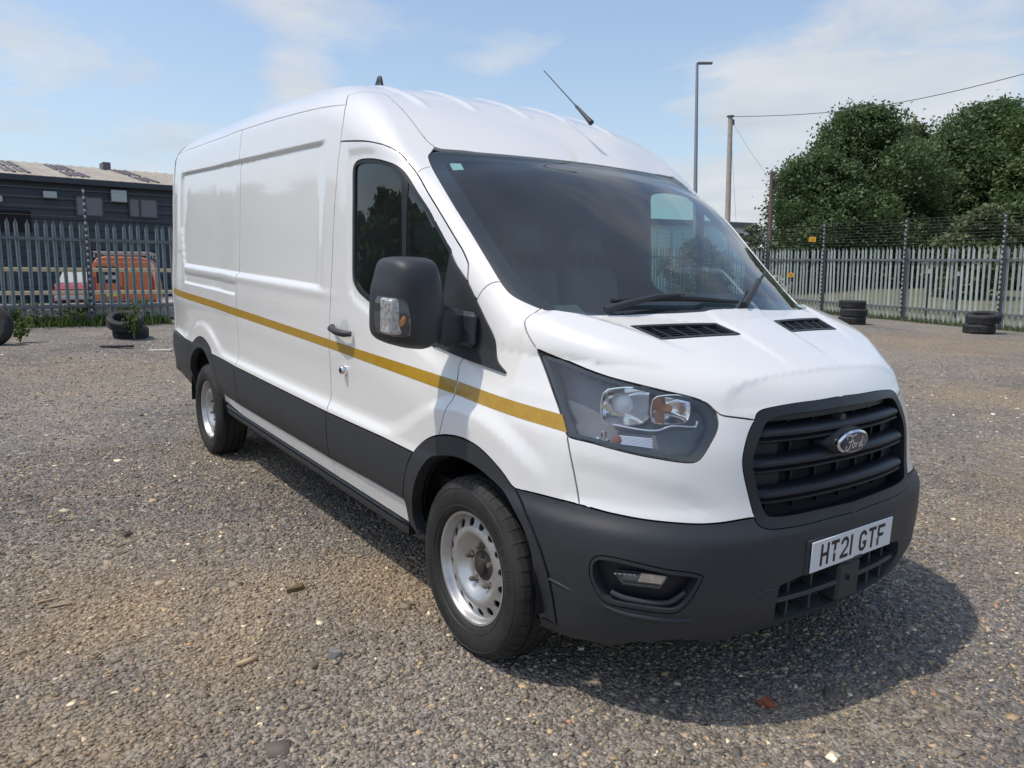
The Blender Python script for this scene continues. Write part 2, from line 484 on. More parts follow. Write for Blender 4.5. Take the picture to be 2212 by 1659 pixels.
def rock_shape(rs, n=1):
    """a bent block with eight corners"""
    c = np.array([(x, y, z) for z in (-1, 1) for y in (-1, 1) for x in (-1, 1)], float)
    v = c[None] * (.55 + .45 * rs.rand(n, 8, 1)) + rs.normal(0, .16, (n, 8, 3))
    return v
RF = np.array([(0, 2, 3), (0, 3, 1), (4, 5, 7), (4, 7, 6), (0, 1, 5), (0, 5, 4), (2, 6, 7), (2, 7, 3), (0, 4, 6), (0, 6, 2), (1, 3, 7), (1, 7, 5)])
def stones(name, n, place, size, palette, weights, seed, flat=.62, sink=.3):
    rs = np.random.RandomState(seed)
    X, Y = place(rs, n); n = len(X)
    v = rock_shape(rs, n)
    s = size(rs, n)
    v *= (s[:, None] * np.stack([.7 + .6 * rs.rand(n), .6 + .5 * rs.rand(n), flat * (.6 + .6 * rs.rand(n))], 1))[:, None, :] * .5
    a = rs.rand(n) * 2 * np.pi; ca, sa = np.cos(a), np.sin(a)
    tl = rs.normal(0, .25, n)
    x = v[..., 0] * ca[:, None] - v[..., 1] * sa[:, None]; y = v[..., 0] * sa[:, None] + v[..., 1] * ca[:, None]
    z = v[..., 2] + x * tl[:, None]
    Z = ground_z(X, Y) + .012 * np.sin(X * 1.7 + 2 * np.sin(Y * .6)) * np.sin(Y * 1.3 + X * .4) * ss((np.hypot(X + 1.9, Y) - 3.5) / 3) + s * flat * (.5 - sink) * .5
    V = np.stack([x + X[:, None], y + Y[:, None], z + Z[:, None]], -1).reshape(-1, 3)
    F = (RF[None] + (np.arange(n) * 8)[:, None, None]).reshape(-1, 3)
    pal = np.array(palette); ci = rs.choice(len(pal), n, p=np.array(weights) / np.sum(weights))
    # dusty beige drifts where the fines show
    drift = dust(X, Y) * .9
    tan_ = np.array([.43, .32, .195])
    mac = .5 + .5 * np.sin(X * 1.9 + 2.2 * np.sin(Y * 1.3 + .8)) * np.sin(Y * 2.1 + 1.7 * np.sin(X * 1.1)); mac2 = .5 + .5 * np.sin(X * .8 - Y * .55 + 2 * np.sin(Y * .45))
    colr = pal[ci] * (.7 + .55 * rs.rand(n, 1)) * (.58 + .34 * mac + .24 * mac2)[:, None] * np.array([1.02, 1.0, .955])
    m_ = drift[:, None] * (ci[:, None] < 5)
    colr = colr * (1 - .82 * m_) + tan_ * (.6 + .8 * rs.rand(n, 1)) * .82 * m_
    me = mesh_np(name, V, F, STONE)
    at_ = me.color_attributes.new('stone_colour', 'FLOAT_COLOR', 'POINT')
    cc = np.concatenate([np.repeat(colr, 8, 0), np.ones((n * 8, 1))], 1).astype(np.float32)
    at_.data.foreach_set('color', cc.ravel())
    return tag(link(bpy.data.objects.new(name, me)), kind='stuff')
STONE = bpy.data.materials.new('loose_stone'); STONE.use_nodes = True
_t = STONE.node_tree; _a = _t.nodes.new('ShaderNodeAttribute'); _a.attribute_name = 'stone_colour'
_t.links.new(_a.outputs['Color'], _t.nodes['Principled BSDF'].inputs['Base Color']); _t.nodes['Principled BSDF'].inputs['Roughness'].default_value = .85
PAL = [(0.235, 0.209, 0.181), (0.328, 0.282, 0.229), (0.174, 0.155, 0.136), (0.419, 0.345, 0.265), (0.532, 0.391, 0.234), (0.859, 0.728, 0.544), (1.064, 0.892, 0.649), (0.614, 0.345, 0.211)]
def in_view(rs, n, dmin, dmax, power=1.0, margin=.12):
    u = rs.rand(n) ** power; d = dmin + (dmax - dmin) * u
    a = (rs.rand(n) * 2 - 1) * (math.atan(1106 / 1648.9) + margin)
    ang = YAW - a
    return CAM[0] + np.cos(ang) * d, CAM[1] + np.sin(ang) * d
stones('gravel', 90000, lambda rs, n: in_view(rs, n, 1.15, 6.8, .75), lambda rs, n: .008 + .012 * rs.rand(n) ** 2.0, PAL, [28, 26, 26, 15, 6, 1.2, .4, .5], 11, .62, .42)
stones('coarse_gravel', 36000, lambda rs, n: in_view(rs, n, 1.2, 15, .62), lambda rs, n: .017 + .014 * rs.rand(n) ** 2, PAL, [28, 27, 25, 15, 7, 1.3, .5, .5], 12, .55, .55)
stones('scattered_stones', 1500, lambda rs, n: in_view(rs, n, 1.4, 19, .9), lambda rs, n: .026 + .045 * rs.rand(n) ** 3, PAL, [22, 20, 14, 16, 12, 5, 2.5, 1.5], 13, .45, .7)

def lump(name, px, depth, size, colr, label, cat, seed, group=None):
    rs = np.random.RandomState(seed); p = spot(px, depth)
    b = MB(); q = rock_shape(rs, 1)[0] * np.array(size) * .5
    b.add(q, [tuple(f) for f in RF])
    o = b.build(name, mat(name + '_surface', colr, .9, noise=(40, tuple(c * .6 for c in colr), .4, .7)))
    o.location = p + np.array([0, 0, size[2] * .3]); o.rotation_euler = (0, 0, rs.rand() * 3)
    return tag(o, label, cat, group)
def gdepth(px, py):    # depth at which the ground shows at this picture point
    d = rayd(px, py); lo, hi = .5, 60.
    for _ in range(50):
        m_ = (lo + hi) / 2; q = CAM + d / (d @ FW) * m_
        if q[2] > ground_z(q[0], q[1]): lo = m_
        else: hi = m_
    return lo
lump('brick_fragment', 1690, gdepth(1690, 1583), (.075, .05, .03), (.42, .12, .06), 'orange red brick fragment lying in the gravel in front of the bumper', 'brick', 1)
lump('flat_stone', 620, gdepth(620, 1302), (.10, .05, .03), (.17, .115, .06), 'flat brown stone lying in the gravel left of the front wheel', 'stone', 2)
lump('grey_stone', 707, gdepth(707, 1460), (.055, .045, .035), (.26, .25, .23), 'pale grey stone on the gravel below the front wheel', 'stone', 4)
for k, (px, py, L_, a) in enumerate(((60, 1330, .09, .6), (95, 1340, .10, .5))):
    p = spot(px, gdepth(px, py)); b = MB(); b.bbox(-L_ / 2, L_ / 2, -.006, .006, -.003, .004, .002)
    o = b.build('wood_splinter', mat('splinter_wood', (.36, .25, .15), .8)); o.location = p + np.array([0, 0, .008]); o.rotation_euler = (0, .05, YAW + a + 1.57)
    tag(o, ['longer splinter of pale wood on the gravel at the left edge', 'second splinter of pale wood, nearer the van'][k], 'splinter', 'wood splinters on the gravel')

# ------------------------------------------------------------------ palisade fence
GALV = mat('galvanised_steel', (.47, .52, .50), .6, noise=(3, (.36, .41, .40), .35, .7))
GALV2 = mat('weathered_rail', (.16, .18, .19), .6, metal=.2, noise=(5, (.11, .12, .13), .4, .7))
_g = GALV.node_tree; _b = _g.nodes['Principled BSDF']; _src = _b.inputs['Base Color'].links[0].from_socket
_oi = _g.nodes.new('ShaderNodeObjectInfo'); _hs = _g.nodes.new('ShaderNodeHueSaturation'); _mr = _g.nodes.new('ShaderNodeMapRange'); _mr.inputs['To Min'].default_value = .72; _mr.inputs['To Max'].default_value = 1.12
_g.links.new(_oi.outputs['Random'], _mr.inputs['Value']); _g.links.new(_mr.outputs[0], _hs.inputs['Value']); _g.links.new(_src, _hs.inputs['Color']); _g.links.new(_hs.outputs[0], _b.inputs['Base Color'])
POSTM = mat('grey_post', (.12, .13, .14), .6, metal=.2)
INS_W = mat('white_insulator', (.36, .38, .38), .5)
INS_B = mat('black_insulator', (.03, .03, .035), .5)
WIRE = mat('fence_wire', (.10, .11, .11), .5, metal=.3)
def pale_mesh(h=2.1, w=.072):
    # W-section pale with a split, pointed head
    ys = [-w / 2, -w * .32, -w * .12, 0, w * .12, w * .32, w / 2]; dx = [0, .018, .018, .006, .018, .018, 0]
    tz = [h - .10, h - .085, h - .03, h, h - .03, h - .085, h - .10]
    V = [(dx[i], ys[i], .04) for i in range(7)] + [(dx[i], ys[i], h - .13) for i in range(7)] + [(dx[i] + .012 * (i in (2, 3, 4)), ys[i] * .92, tz[i]) for i in range(7)]
    F = [(r * 7 + i, r * 7 + i + 1, (r + 1) * 7 + i + 1, (r + 1) * 7 + i) for r in (0, 1) for i in range(6)]
    V2 = [(x - .004, y, z) for x, y, z in V]; n = len(V)
    F2 = [tuple(i + n for i in f[::-1]) for f in F]
    return mesh_np('pale', V + V2, F + F2, GALV)
PALE = pale_mesh()
GALV3 = mat('darker_galvanised_steel', (.21, .25, .26), .6, noise=(3, (.15, .185, .195), .35, .7))  # darker tone of the pale steel, for the left fence only
PALE_DARK = PALE.copy(); PALE_DARK.materials[0] = GALV3
def fence(A, Bp, name, label, post_at, face, group=None, pale=None, extra=.7, hide=None, pitch=.155, wires=9):
    A = np.array(A[:2], float); Bp = np.array(Bp[:2], float); L = np.linalg.norm(Bp - A); u = (Bp - A) / L
    nrm = np.array([-u[1], u[0]]) * face            # towards the yard
    f = empty(name, (A[0], A[1], float(ground_z(*A))), 0, label, 'fence', group)
    o0 = np.array(f.location)
    ang = math.atan2(nrm[1], nrm[0])
    gz = lambda s: float(ground_z(*(A + u * s)))
    rs = np.random.RandomState(5)
    n = int(L / pitch)
    for k in range(n):
        s = (k + .5) * pitch
        p = A + u * s
        if hide and hide(p): continue
        o = bpy.data.objects.new('pale', pale or PALE); link(o, f)
        o.location = (p[0] - o0[0], p[1] - o0[1], gz(s) - o0[2] + rs.normal(0, .008))
        o.rotation_euler = (rs.normal(0, .010), rs.normal(0, .010), ang + rs.normal(0, .05))
    def rail(h, off, t):
        b = MB(); m = 24
        pts = [A + u * (L * k / m) + nrm * off for k in range(m + 1)]
        for k in range(m):
            z0, z1 = gz(L * k / m) + h, gz(L * (k + 1) / m) + h
            a, c = pts[k], pts[k + 1]
            V = []
            for q, z in ((a, z0), (c, z1)):
                for dn, dz in ((0, -t), (.045, -t), (.045, t), (0, t)):
                    V.append((q[0] + nrm[0] * dn - o0[0], q[1] + nrm[1] * dn - o0[1], z + dz - o0[2]))
            b.add(V, [(i, (i + 1) % 4, 4 + (i + 1) % 4, 4 + i) for i in range(4)])
        b.build('rail', GALV2, f)
    rail(1.72, .022 if face > 0 else .022, .028); rail(.38, .022, .028)
    tops = []
    for s, lean in post_at:
        p = A + u * s; z = gz(s)
        b = MB(); q0 = np.array([p[0] + nrm[0] * .10 - o0[0], p[1] + nrm[1] * .10 - o0[1], z - o0[2]])
        q1 = q0 + np.array([0, 0, 2.1 + extra]) + np.array([*u, 0]) * lean * .0
        b.box(-.03, .03, -.03, .03, -.1, 2.05); b.V = [(v[0] + q0[0], v[1] + q0[1], v[2] + q0[2]) for v in b.V]
        po = b.build('post', POSTM, f)
        b = MB(); b.tube([q0 + np.array([nrm[0] * .05, nrm[1] * .05, 0]), q1 + np.array([nrm[0] * .05, nrm[1] * .05, 0])], .018, 6); b.build('wire_post', GALV2, po)
        wm_ = MB(); bm_ = MB(); zz = .25; k = 0
        while zz < 2.1 + extra:
            c = q0 + np.array([nrm[0] * .085, nrm[1] * .085, zz])
            (wm_ if k % 2 else bm_).tube([c - [0, 0, .026], c - [0, 0, .014], c + [0, 0, .014], c + [0, 0, .026]], [.014, .022, .022, .014], 6)
            zz += .062; k += 1
        tag(wm_.build('insulator', INS_W, po), kind='stuff'); tag(bm_.build('insulator', INS_B, po), kind='stuff')
        tops.append((s, q1))
    for k in range(wires):
        h = 2.16 + (extra - .1) * k / max(1, wires - 1)
        b = MB(); pts = []
        m = 20
        for i in range(m + 1):
            s = L * i / m; p = A + u * s + nrm * .16; pts.append((p[0] - o0[0], p[1] - o0[1], gz(s) + h - o0[2]))
        b.tube(pts, .0028, 4, caps=False); b.build('wire', WIRE, f)
    return f
def along(A, u, px):   # distance along a fence to the picture column px
    for s in np.linspace(0, 40, 8001):
        p = A + u * s; d = np.array([p[0], p[1], CAM[2]]) - CAM
        c = 1106 + 1648.9 * (d @ RT) / (d @ FW)
        if (u is ru and c >= px) or (u is lu and c >= px): return s
    return 40.
rp = [along(RA, ru, x) for x in (1660, 1784, 1960, 2172)]
stepr = (rp[3] - rp[1]) / 2
fence(RA, RB, 'palisade_fence', 'pale palisade fence along the grass, with wire posts and tyres at its foot', [(s, 0) for s in rp + [rp[3] + stepr]], 1 if (np.array([-ru[1], ru[0]]) @ (CAM[:2] - RA)) > 0 else -1, 'steel palisade fences round the yard', PALE, .78)
lp = [along(LA, lu, x) for x in (-140, 190, 1440)]
fence(LA, LB, 'palisade_fence', 'grey palisade fence in front of the dark warehouse and orange van', [(s, 0) for s in lp], 1 if (np.array([-lu[1], lu[0]]) @ (CAM[:2] - LA)) > 0 else -1, 'steel palisade fences round the yard', PALE_DARK, .62, wires=4,
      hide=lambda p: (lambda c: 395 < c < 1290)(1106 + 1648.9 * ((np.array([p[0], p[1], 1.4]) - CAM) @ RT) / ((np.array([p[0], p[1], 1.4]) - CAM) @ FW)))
def at_height(px, py, dep):   # world point of a picture point at a depth
    d = rayd(px, py); return CAM + d / (d @ FW) * dep
# electric fence warning signs
def sign(px, py, dep, lab):
    p = at_height(px, py, dep); t = empty('warning_sign', p, math.atan2(CAM[1] - p[1], CAM[0] - p[0]), lab, 'sign', 'yellow warning signs on the fence')
    b = MB(); b.bbox(-.004, .004, -.10, .10, -.075, .075, .003); b.build('sign_plate', mat('sign_yellow', (.75, .36, .03), .5), t)
    b = MB()
    for s_ in (-1, 1): b.tube([(0, s_ * .07, .07), (0, s_ * .07, .11)], .012, 6)
    b.build('clip', INS_B, t)
    b = MB()
    for k, w_ in ((.02, .06), (-.005, .045), (-.03, .055)): b.box(.0045, .005, -w_, w_, k - .005, k + .005)
    b.build('print', mat('sign_print', (.25, .12, .01), .6), t)
sign(1755, 517, 23.2, 'yellow warning sign hung on the wires above the palisade fence')
sign(1708, 594, 26.0, 'yellow warning sign fixed on the pales of the fence')

# ------------------------------------------------------------------ tyres by the fences
TYR = mat('old_tyre', (.018, .018, .02), .75, noise=(8, (.05, .048, .045), .42, .75))
def tyre_mesh(R=.34, w=.20):
    b = MB(); pr = [(R * .62, -w * .40), (R * .68, -w * .5), (R * .88, -w * .52), (R * .97, -w * .42), (R, -w * .25)]
    for h in np.linspace(-w * .25, w * .25, 9)[1:-1]:
        pr += [(R - .012 * (abs(round(h / w * 16)) % 2), h)]
    pr += [(r, -h) for r, h in pr[:5][::-1]]
    pr += [(R * .60, 0)]
    b.lathe(pr, 40, 'z', closed=True)
    o = b.build('tyre', TYR, None, angle=35); me = o.data; bpy.data.objects.remove(o); return me
TM = tyre_mesh()
def tyre(p, tilt, rz, label, group, sc=1.0):
    o = bpy.data.objects.new('old_tyre', TM); link(o); o.location = p; o.rotation_euler = (tilt[0], tilt[1], rz); o.scale = (sc, sc, sc)
    return tag(o, label, 'tyre', group)
g1 = spot(1832, gdepth(1832, 699)); 
tyre(g1 + [0, 0, .10], (0, 0), .3, 'bottom tyre of the stack by the fence post, behind the bonnet', 'tyres stacked along the right fence')
tyre(g1 + [.03, .01, .31], (.02, 0), 1.1, 'middle tyre of the stack by the fence post, behind the bonnet', 'tyres stacked along the right fence')
tyre(g1 + [-.03, .03, .52], (0, .03), .7, 'top tyre of the stack by the fence post, behind the bonnet', 'tyres stacked along the right fence')
g2 = spot(2105, gdepth(2105, 719))
tyre(g2 + [0, 0, .11], (0, 0), .3, 'lower tyre of the low stack near the right edge', 'tyres stacked along the right fence', 1.0)
tyre(g2 + [.05, .06, .36], (.10, -.12), 1.1, 'upper tilted tyre of the low stack near the right edge', 'tyres stacked along the right fence', 1.08)
g3 = spot(-8, gdepth(-8, 742)); tyre(g3 + [0, 0, .3], (1.45, 0), .9, 'old tyre standing at the left fence, cut by the picture edge', 'old tyres along the left fence')
g4 = spot(290, gdepth(290, 727))
tyre(g4 + [0, 0, .10], (.1, .08), .9, 'old tyre lying under another among weeds at the left fence', 'old tyres along the left fence', .9)
tyre(g4 + [.12, -.1, .30], (.35, .2), .9, 'old tyre leaning on another among weeds at the left fence', 'old tyres along the left fence', .9)
for k, (px, py, L_, c, lab) in enumerate(((258, 749, .55, (.03, .03, .035), 'dark plank lying on the ground before the left fence'), (352, 758, .38, (.5, .48, .42), 'white strip of plastic lying near the left fence'))):
    p = spot(px, gdepth(px, py)); b = MB(); b.bbox(-L_ / 2, L_ / 2, -.05, .05, 0, .035, .008); o = b.build('plank' if k == 0 else 'plastic_strip', mat('debris_%d' % k if False else ('dark_wood' if k == 0 else 'dirty_plastic'), c, .8)); o.location = p; o.rotation_euler = (0, .02, YAW + 1.5); tag(o, lab, 'plank' if k == 0 else 'plastic strip')

# ------------------------------------------------------------------ leaves: one mesh of many small leaf-sized faces per crown
def leaf_mat(name, c1, c2):
    m = bpy.data.materials.new(name); m.use_nodes = True; t = m.node_tree; b = t.nodes['Principled BSDF']
    a = t.nodes.new('ShaderNodeAttribute'); a.attribute_name = 'leaf_tone'
    mx = t.nodes.new('ShaderNodeMixRGB'); mx.inputs[1].default_value = (*c1, 1); mx.inputs[2].default_value = (*c2, 1); t.links.new(a.outputs['Fac'], mx.inputs[0]); t.links.new(mx.outputs[0], b.inputs['Base Color'])
    b.inputs['Roughness'].default_value = .5; b.inputs['Specular IOR Level'].default_value = .3
    tr = t.nodes.new('ShaderNodeBsdfTranslucent'); t.links.new(mx.outputs[0], tr.inputs[0])
    ms = t.nodes.new('ShaderNodeMixShader'); ms.inputs[0].default_value = .35; t.links.new(b.outputs[0], ms.inputs[1]); t.links.new(tr.outputs[0], ms.inputs[2]); t.links.new(ms.outputs[0], t.nodes['Material Output'].inputs[0])
    return m
LEAF = {'dark': leaf_mat('dark_green_leaves', (.060, .110, .048), (.14, .20, .08)), 'mid': leaf_mat('green_leaves', (.07, .13, .045), (.16, .22, .075)),
        'olive': leaf_mat('olive_leaves', (.10, .135, .06), (.19, .22, .11)), 'pale': leaf_mat('pale_leaves', (.11, .14, .09), (.2, .23, .15)), 'weed': leaf_mat('weed_leaves', (.06, .10, .02), (.16, .22, .06))}
def leaves(name, clumps, n, size, m_, parent, seed, droop=.3):
    """clumps: (centre, radii); leaves sit in tufts towards the outside of each clump"""
    rs = np.random.RandomState(seed); P = []; T = []
    w = np.array([c[1][0] * c[1][1] + c[1][1] * c[1][2] + c[1][0] * c[1][2] for c in clumps]); w = w / w.sum()
    for (c, r), k in zip(clumps, (w * n).astype(int) + 1):
        nt_ = max(3, k // 22)
        d = rs.normal(0, 1, (nt_, 3)); d[:, 2] = d[:, 2] + .15; d /= np.linalg.norm(d, axis=1, keepdims=True)
        tc_ = np.array(c) + d * np.array(r) * (.60 + .42 * rs.rand(nt_, 1) ** .6)
        j = rs.randint(0, nt_, k); tr_ = np.mean(r) * (.16 + .12 * rs.rand(nt_))
        P.append(tc_[j] + rs.normal(0, 1, (k, 3)) * tr_[j][:, None] * [1, 1, .6]); T.append(np.clip(.15 + .7 * rs.rand(nt_)[j] + rs.normal(0, .13, k), 0, 1))
    P = np.concatenate(P); T = np.concatenate(T); k = len(P)
    nrm = rs.normal(0, 1, (k, 3)); nrm[:, 2] = np.abs(nrm[:, 2]) + droop; nrm /= np.linalg.norm(nrm, axis=1, keepdims=True)
    a = rs.normal(0, 1, (k, 3)); u = np.cross(nrm, a); u /= np.linalg.norm(u, axis=1, keepdims=True); v = np.cross(nrm, u)
    s = size * (.6 + .8 * rs.rand(k, 1))
    V = np.stack([P - u * s, P + v * s * .55, P + u * s, P - v * s * .55], 1).reshape(-1, 3)
    F = np.arange(k * 4).reshape(-1, 4)
    me = mesh_np(name, V, F, m_)
    at_ = me.attributes.new('leaf_tone', 'FLOAT', 'POINT'); at_.data.foreach_set('value', np.repeat(T, 4).astype(np.float32))
    return link(bpy.data.objects.new(name, me), parent)
BARK = mat('bark', (.055, .045, .035), .9, noise=(12, (.10, .085, .07), .4, .7), bump=(20, .5, .03))
def tree(base, h, spread, label, kind, seed, n=16000, lo=.08, size=.16, group=None, name='tree', cat='tree', nb=26, top=1.0, asym=(0, 0)):
    t = empty(name, base, 0, label, cat, group); rs = np.random.RandomState(seed)
    tr = MB(); pts = [(0, 0, -.2)]; x = y = 0
    for k in range(1, 7): x += rs.normal(0, .08); y += rs.normal(0, .08); pts.append((x, y, h * .75 * k / 6))
    tr.tube(pts, np.linspace(.028 * h, .006 * h, 7), 8)
    cl = []
    for k in range(nb):
        f = lo + (1 - lo) * ((k + .5) / nb) ** .9; a = rs.rand() * 6.283
        rad = spread * (1 - ((f - .42) / .62) ** 2 if f > .42 else .78 + .5 * f) * (.55 + .45 * rs.rand()); rad = max(rad, .12 * spread)
        r = spread * (.30 + .2 * rs.rand()) * (1 - .35 * f); d = max(rad - r * .6, 0)
        c = (math.cos(a) * d + asym[0] * f, math.sin(a) * d + asym[1] * f, min(f * h, h - r * .7))
        cl.append((c, (r, r, r * .78)))
        if k % 2 == 0:
            i = min(5, int(f * 6)); p0 = np.array(pts[i]); tr.tube([p0, (p0 + np.array(c)) / 2 + [0, 0, -.05 * h * 0], c], [.009 * h, .006 * h, .002 * h], 5)
    cl.append(((asym[0] * .9, asym[1] * .9, h * .9), (spread * .28, spread * .28, h * .1)))
    tr.build('trunk', BARK, t, angle=60)
    leaves('crown', cl, n, size, LEAF[kind], t, seed)
    return t
def tree_at(px, dep, top_py, spread, label, kind, seed, **k):
    p = spot(px, dep); zt = at_height(px, top_py, dep)[2]
    p[2] = k.pop('z', p[2]); return tree(p, zt - p[2], spread, label, kind, seed, **k)
GT = 'trees beyond the right fence'
tree_at(1825, 38, 254, 4.5, 'tall dark green rounded tree nearest the brown pole', 'dark', 21, n=105000, size=.085, group=GT, z=.7, nb=52)
tree_at(2105, 42, 246, 5.4, 'broad dark green tree at the right, its crown against the sky', 'dark', 22, n=95000, size=.095, group=GT, z=.7, nb=50)
tree_at(2270, 38, 225, 4.6, 'tall bright topped tree cut by the right picture edge', 'mid', 23, n=60000, size=.10, group=GT, z=.7, nb=40)
tree_at(1990, 43, 312, 4.2, 'mid green tree filling the dip between the two big dark trees', 'mid', 34, n=45000, size=.095, group=GT, z=.7, nb=30)
tree_at(1932, 41, 285, 2.9, 'thin grey green tree between the two big dark trees', 'olive', 24, n=15000, size=.10, group=GT, z=.7, nb=26)
tree_at(1742, 36.5, 345, 2.9, 'lower dark green tree at the left foot of the big tree', 'dark', 27, n=52000, size=.082, group=GT, z=.7, nb=34)
tree_at(1905, 38, 420, 3.6, 'dark green undergrowth tree filling below the big crowns', 'dark', 29, n=24000, size=.13, group=GT, z=.7, nb=28)
tree_at(2180, 37, 430, 3.6, 'dark green undergrowth tree behind the olive bush', 'dark', 33, n=24000, size=.13, group=GT, z=.7, nb=28)
tree_at(2095, 29, 452, 1.75, 'olive green bush standing behind the right fence', 'olive', 25, n=15000, size=.085, name='bush', cat='bush', nb=26, lo=.02, z=.4)
tree_at(1612, 33, 488, 1.35, 'thin pale bush behind the fence corner beside the brown pole', 'pale', 26, n=4200, size=.09, name='bush', cat='bush', nb=18, lo=.05)
tree_at(1500, 27.6, 520, 1.5, 'ivy green bush growing over the fence, seen through the cab windows', 'olive', 31, n=9000, size=.09, name='bush', cat='bush', nb=20, lo=.02)
# wood behind the camera, mirrored in the side of the van
rsw = np.random.RandomState(9)
for k in range(19):
    x = -86 + k * 4.3 + rsw.normal(0, .8); y = -16 - 3 * rsw.rand()
    h = np.interp(x, [-80, -45, -25, -8], [10.5, 8.2, 6.0, 5.2]) * (.8 + .35 * rsw.rand())
    tree((x, y, .3), h, 2.9 + .12 * h + rsw.rand() * .6, 'dark green tree of a row mirrored in the side of the van', 'dark', 60 + k, n=5200, size=.26, lo=.0, group='trees mirrored in the side of the van', nb=22)
# ------------------------------------------------------------------ grass bank behind the right fence, weeds along the fences
GRASS = mat('rough_grass', (.125, .125, .06), .9, noise=(1.5, (.20, .185, .11), .4, .7), bump=(25, .8, .05))
def bank():
    ns, nd = 40, 12; V = []
    out_ = -np.array([-ru[1], ru[0]]) * (1 if (np.array([-ru[1], ru[0]]) @ (CAM[:2] - RA)) > 0 else -1)
    for i in range(nd):
        d = .12 + 60 * (i / (nd - 1)) ** 2
        for k in range(ns):
            p = RA + ru * (-6 + 44 * k / (ns - 1)) + out_ * d
            V.append((p[0], p[1], float(ground_z(*p)) + .01 + .62 * float(ss(d / 11.)) + .1 * math.sin(k * .7 + i)  * min(1, d / 6)))
    F = [(i * ns + k, i * ns + k + 1, (i + 1) * ns + k + 1, (i + 1) * ns + k) for i in range(nd - 1) for k in range(ns - 1)]
    return tag(link(bpy.data.objects.new('grass_bank', mesh_np('grass_bank', V, F, GRASS, True))), kind='structure')
bank()
def blades(name, pts, hgt, n, m_, seed, spread=.25):
    rs = np.random.RandomState(seed); pts = np.asarray(pts); j = rs.randint(0, len(pts), n)
    P = pts[j] + np.stack([rs.normal(0, spread, n), rs.normal(0, spread, n), np.zeros(n)], 1); P[:, 2] = ground_z(P[:, 0], P[:, 1])
    a = rs.rand(n) * 6.283; w = .008 + .010 * rs.rand(n); h = hgt * (.35 + .9 * rs.rand(n)); ln = rs.normal(0, .3, (n, 2)) * h[:, None]
    dx = np.stack([np.cos(a) * w, np.sin(a) * w, np.zeros(n)], 1); tip = P + np.stack([ln[:, 0], ln[:, 1], h], 1); mid = P + np.stack([ln[:, 0] * .4, ln[:, 1] * .4, h * .6], 1)
    V = np.stack([P - dx, P + dx, mid + dx * .8, tip, mid - dx * .8], 1).reshape(-1, 3); F = [tuple(range(i * 5, i * 5 + 5)) for i in range(n)]
    me = mesh_np(name, V, np.arange(n * 5).reshape(-1, 5), m_)
    at_ = me.attributes.new('leaf_tone', 'FLOAT', 'POINT'); at_.data.foreach_set('value', np.repeat(np.clip(rs.rand(n) * .9, 0, 1), 5).astype(np.float32))
    return tag(link(bpy.data.objects.new(name, me)), kind='stuff')
lpts = [np.append(LA + lu * s + np.array([-lu[1], lu[0]]) * (np.random.RandomState(int(s * 100)).rand() - .35) * .5, 0) for s in np.linspace(.5, 5.8, 60)]
blades('weeds', lpts, .19, 4200, LEAF['weed'], 41, .2)
wl = [((p[0], p[1], float(ground_z(p[0], p[1])) + .12 + .1 * (k % 3)), (.22, .22, .15)) for k, p in enumerate(lpts[::4])]
tag(leaves('ground_ivy', wl, 4200, .03, LEAF['weed'], None, 44), kind='stuff')
rpts = [np.append(RA + ru * s, 0) for s in np.linspace(4, 20, 120)]
blades('verge_grass', rpts, .13, 4200, LEAF['olive'], 42, .16)
def weed(px, py, h, label, seed):
    p = spot(px, gdepth(px, py)); t = empty('weed', p, 0, label, 'weed'); rs = np.random.RandomState(seed)
    b = MB(); cl = []
    for k in range(7):
        e = np.array([rs.normal(0, .13), rs.normal(0, .13), h * (.55 + .45 * rs.rand())]); b.tube([(0, 0, 0), e * [.4, .4, .6], e], [.006, .005, .003], 5)
        for f in (.35, .55, .75, 1.0): cl.append((e * f, (.07, .07, .05)))
    b.build('stem', mat('weed_stem', (.10, .15, .05), .7), t); leaves('leaf_mass', cl, 420, .028, LEAF['weed'], t, seed)
weed(297, 733, .62, 'bright green leafy weed in front of the old tyres at the left fence', 51)
weed(52, 738, .42, 'low leafy weed tuft at the left fence near the standing tyre', 52)

# ------------------------------------------------------------------ poles and wires
def pole(px, base_dep, top_px, top_py, r0, r1, m_, name, label, cat):
    p = spot(px, base_dep); q = at_height(top_px, top_py, base_dep)
    t = empty(name, p, 0, label, cat); b = MB(); b.tube([(0, 0, -.2), (q - p) * .5, q - p], [r0, (r0 + r1) / 2, r1], 12); b.build('shaft', m_, t, angle=60)
    return t, p, q
STEELP = mat('painted_lamp_column', (.22, .23, .27), .5, metal=.3)
t, p, q = pole(1493, 31, 1506, 136, .10, .055, STEELP, 'street_lamp', 'tall slim street lamp with a flat head beyond the van', 'street lamp')
rt3 = np.array([*RT])
b = MB(); d = q - p; b.bbox(0, .62, -.09, .09, -.05, .03, .02, M=np.block([[np.stack([rt3, np.cross([0, 0, 1.], rt3), [0, 0, 1.]], 1), (d + np.array([0, 0, .0]))[:, None]], [np.zeros((1, 3)), 1]])); b.build('lamp_head', mat('lamp_head_grey', (.16, .16, .17), .5), t)
WOODP = mat('weathered_pole', (.36, .33, .29), .85, noise=(6, (.27, .24, .21), .4, .7)); BROWN = mat('brown_pole', (.13, .085, .075), .85, noise=(6, (.09, .06, .05), .4, .7))
t, p, q = pole(1560, 33, 1578, 252, .13, .10, WOODP, 'telegraph_pole', 'pale telegraph pole carrying a wire to the right', 'pole')
b = MB(); d = q - p; b.lathe([(0, .05), (.16, .04), (.17, .0), (.10, -.03)], 14, 'z', tuple(d)); b.build('pole_cap', POSTM, t)
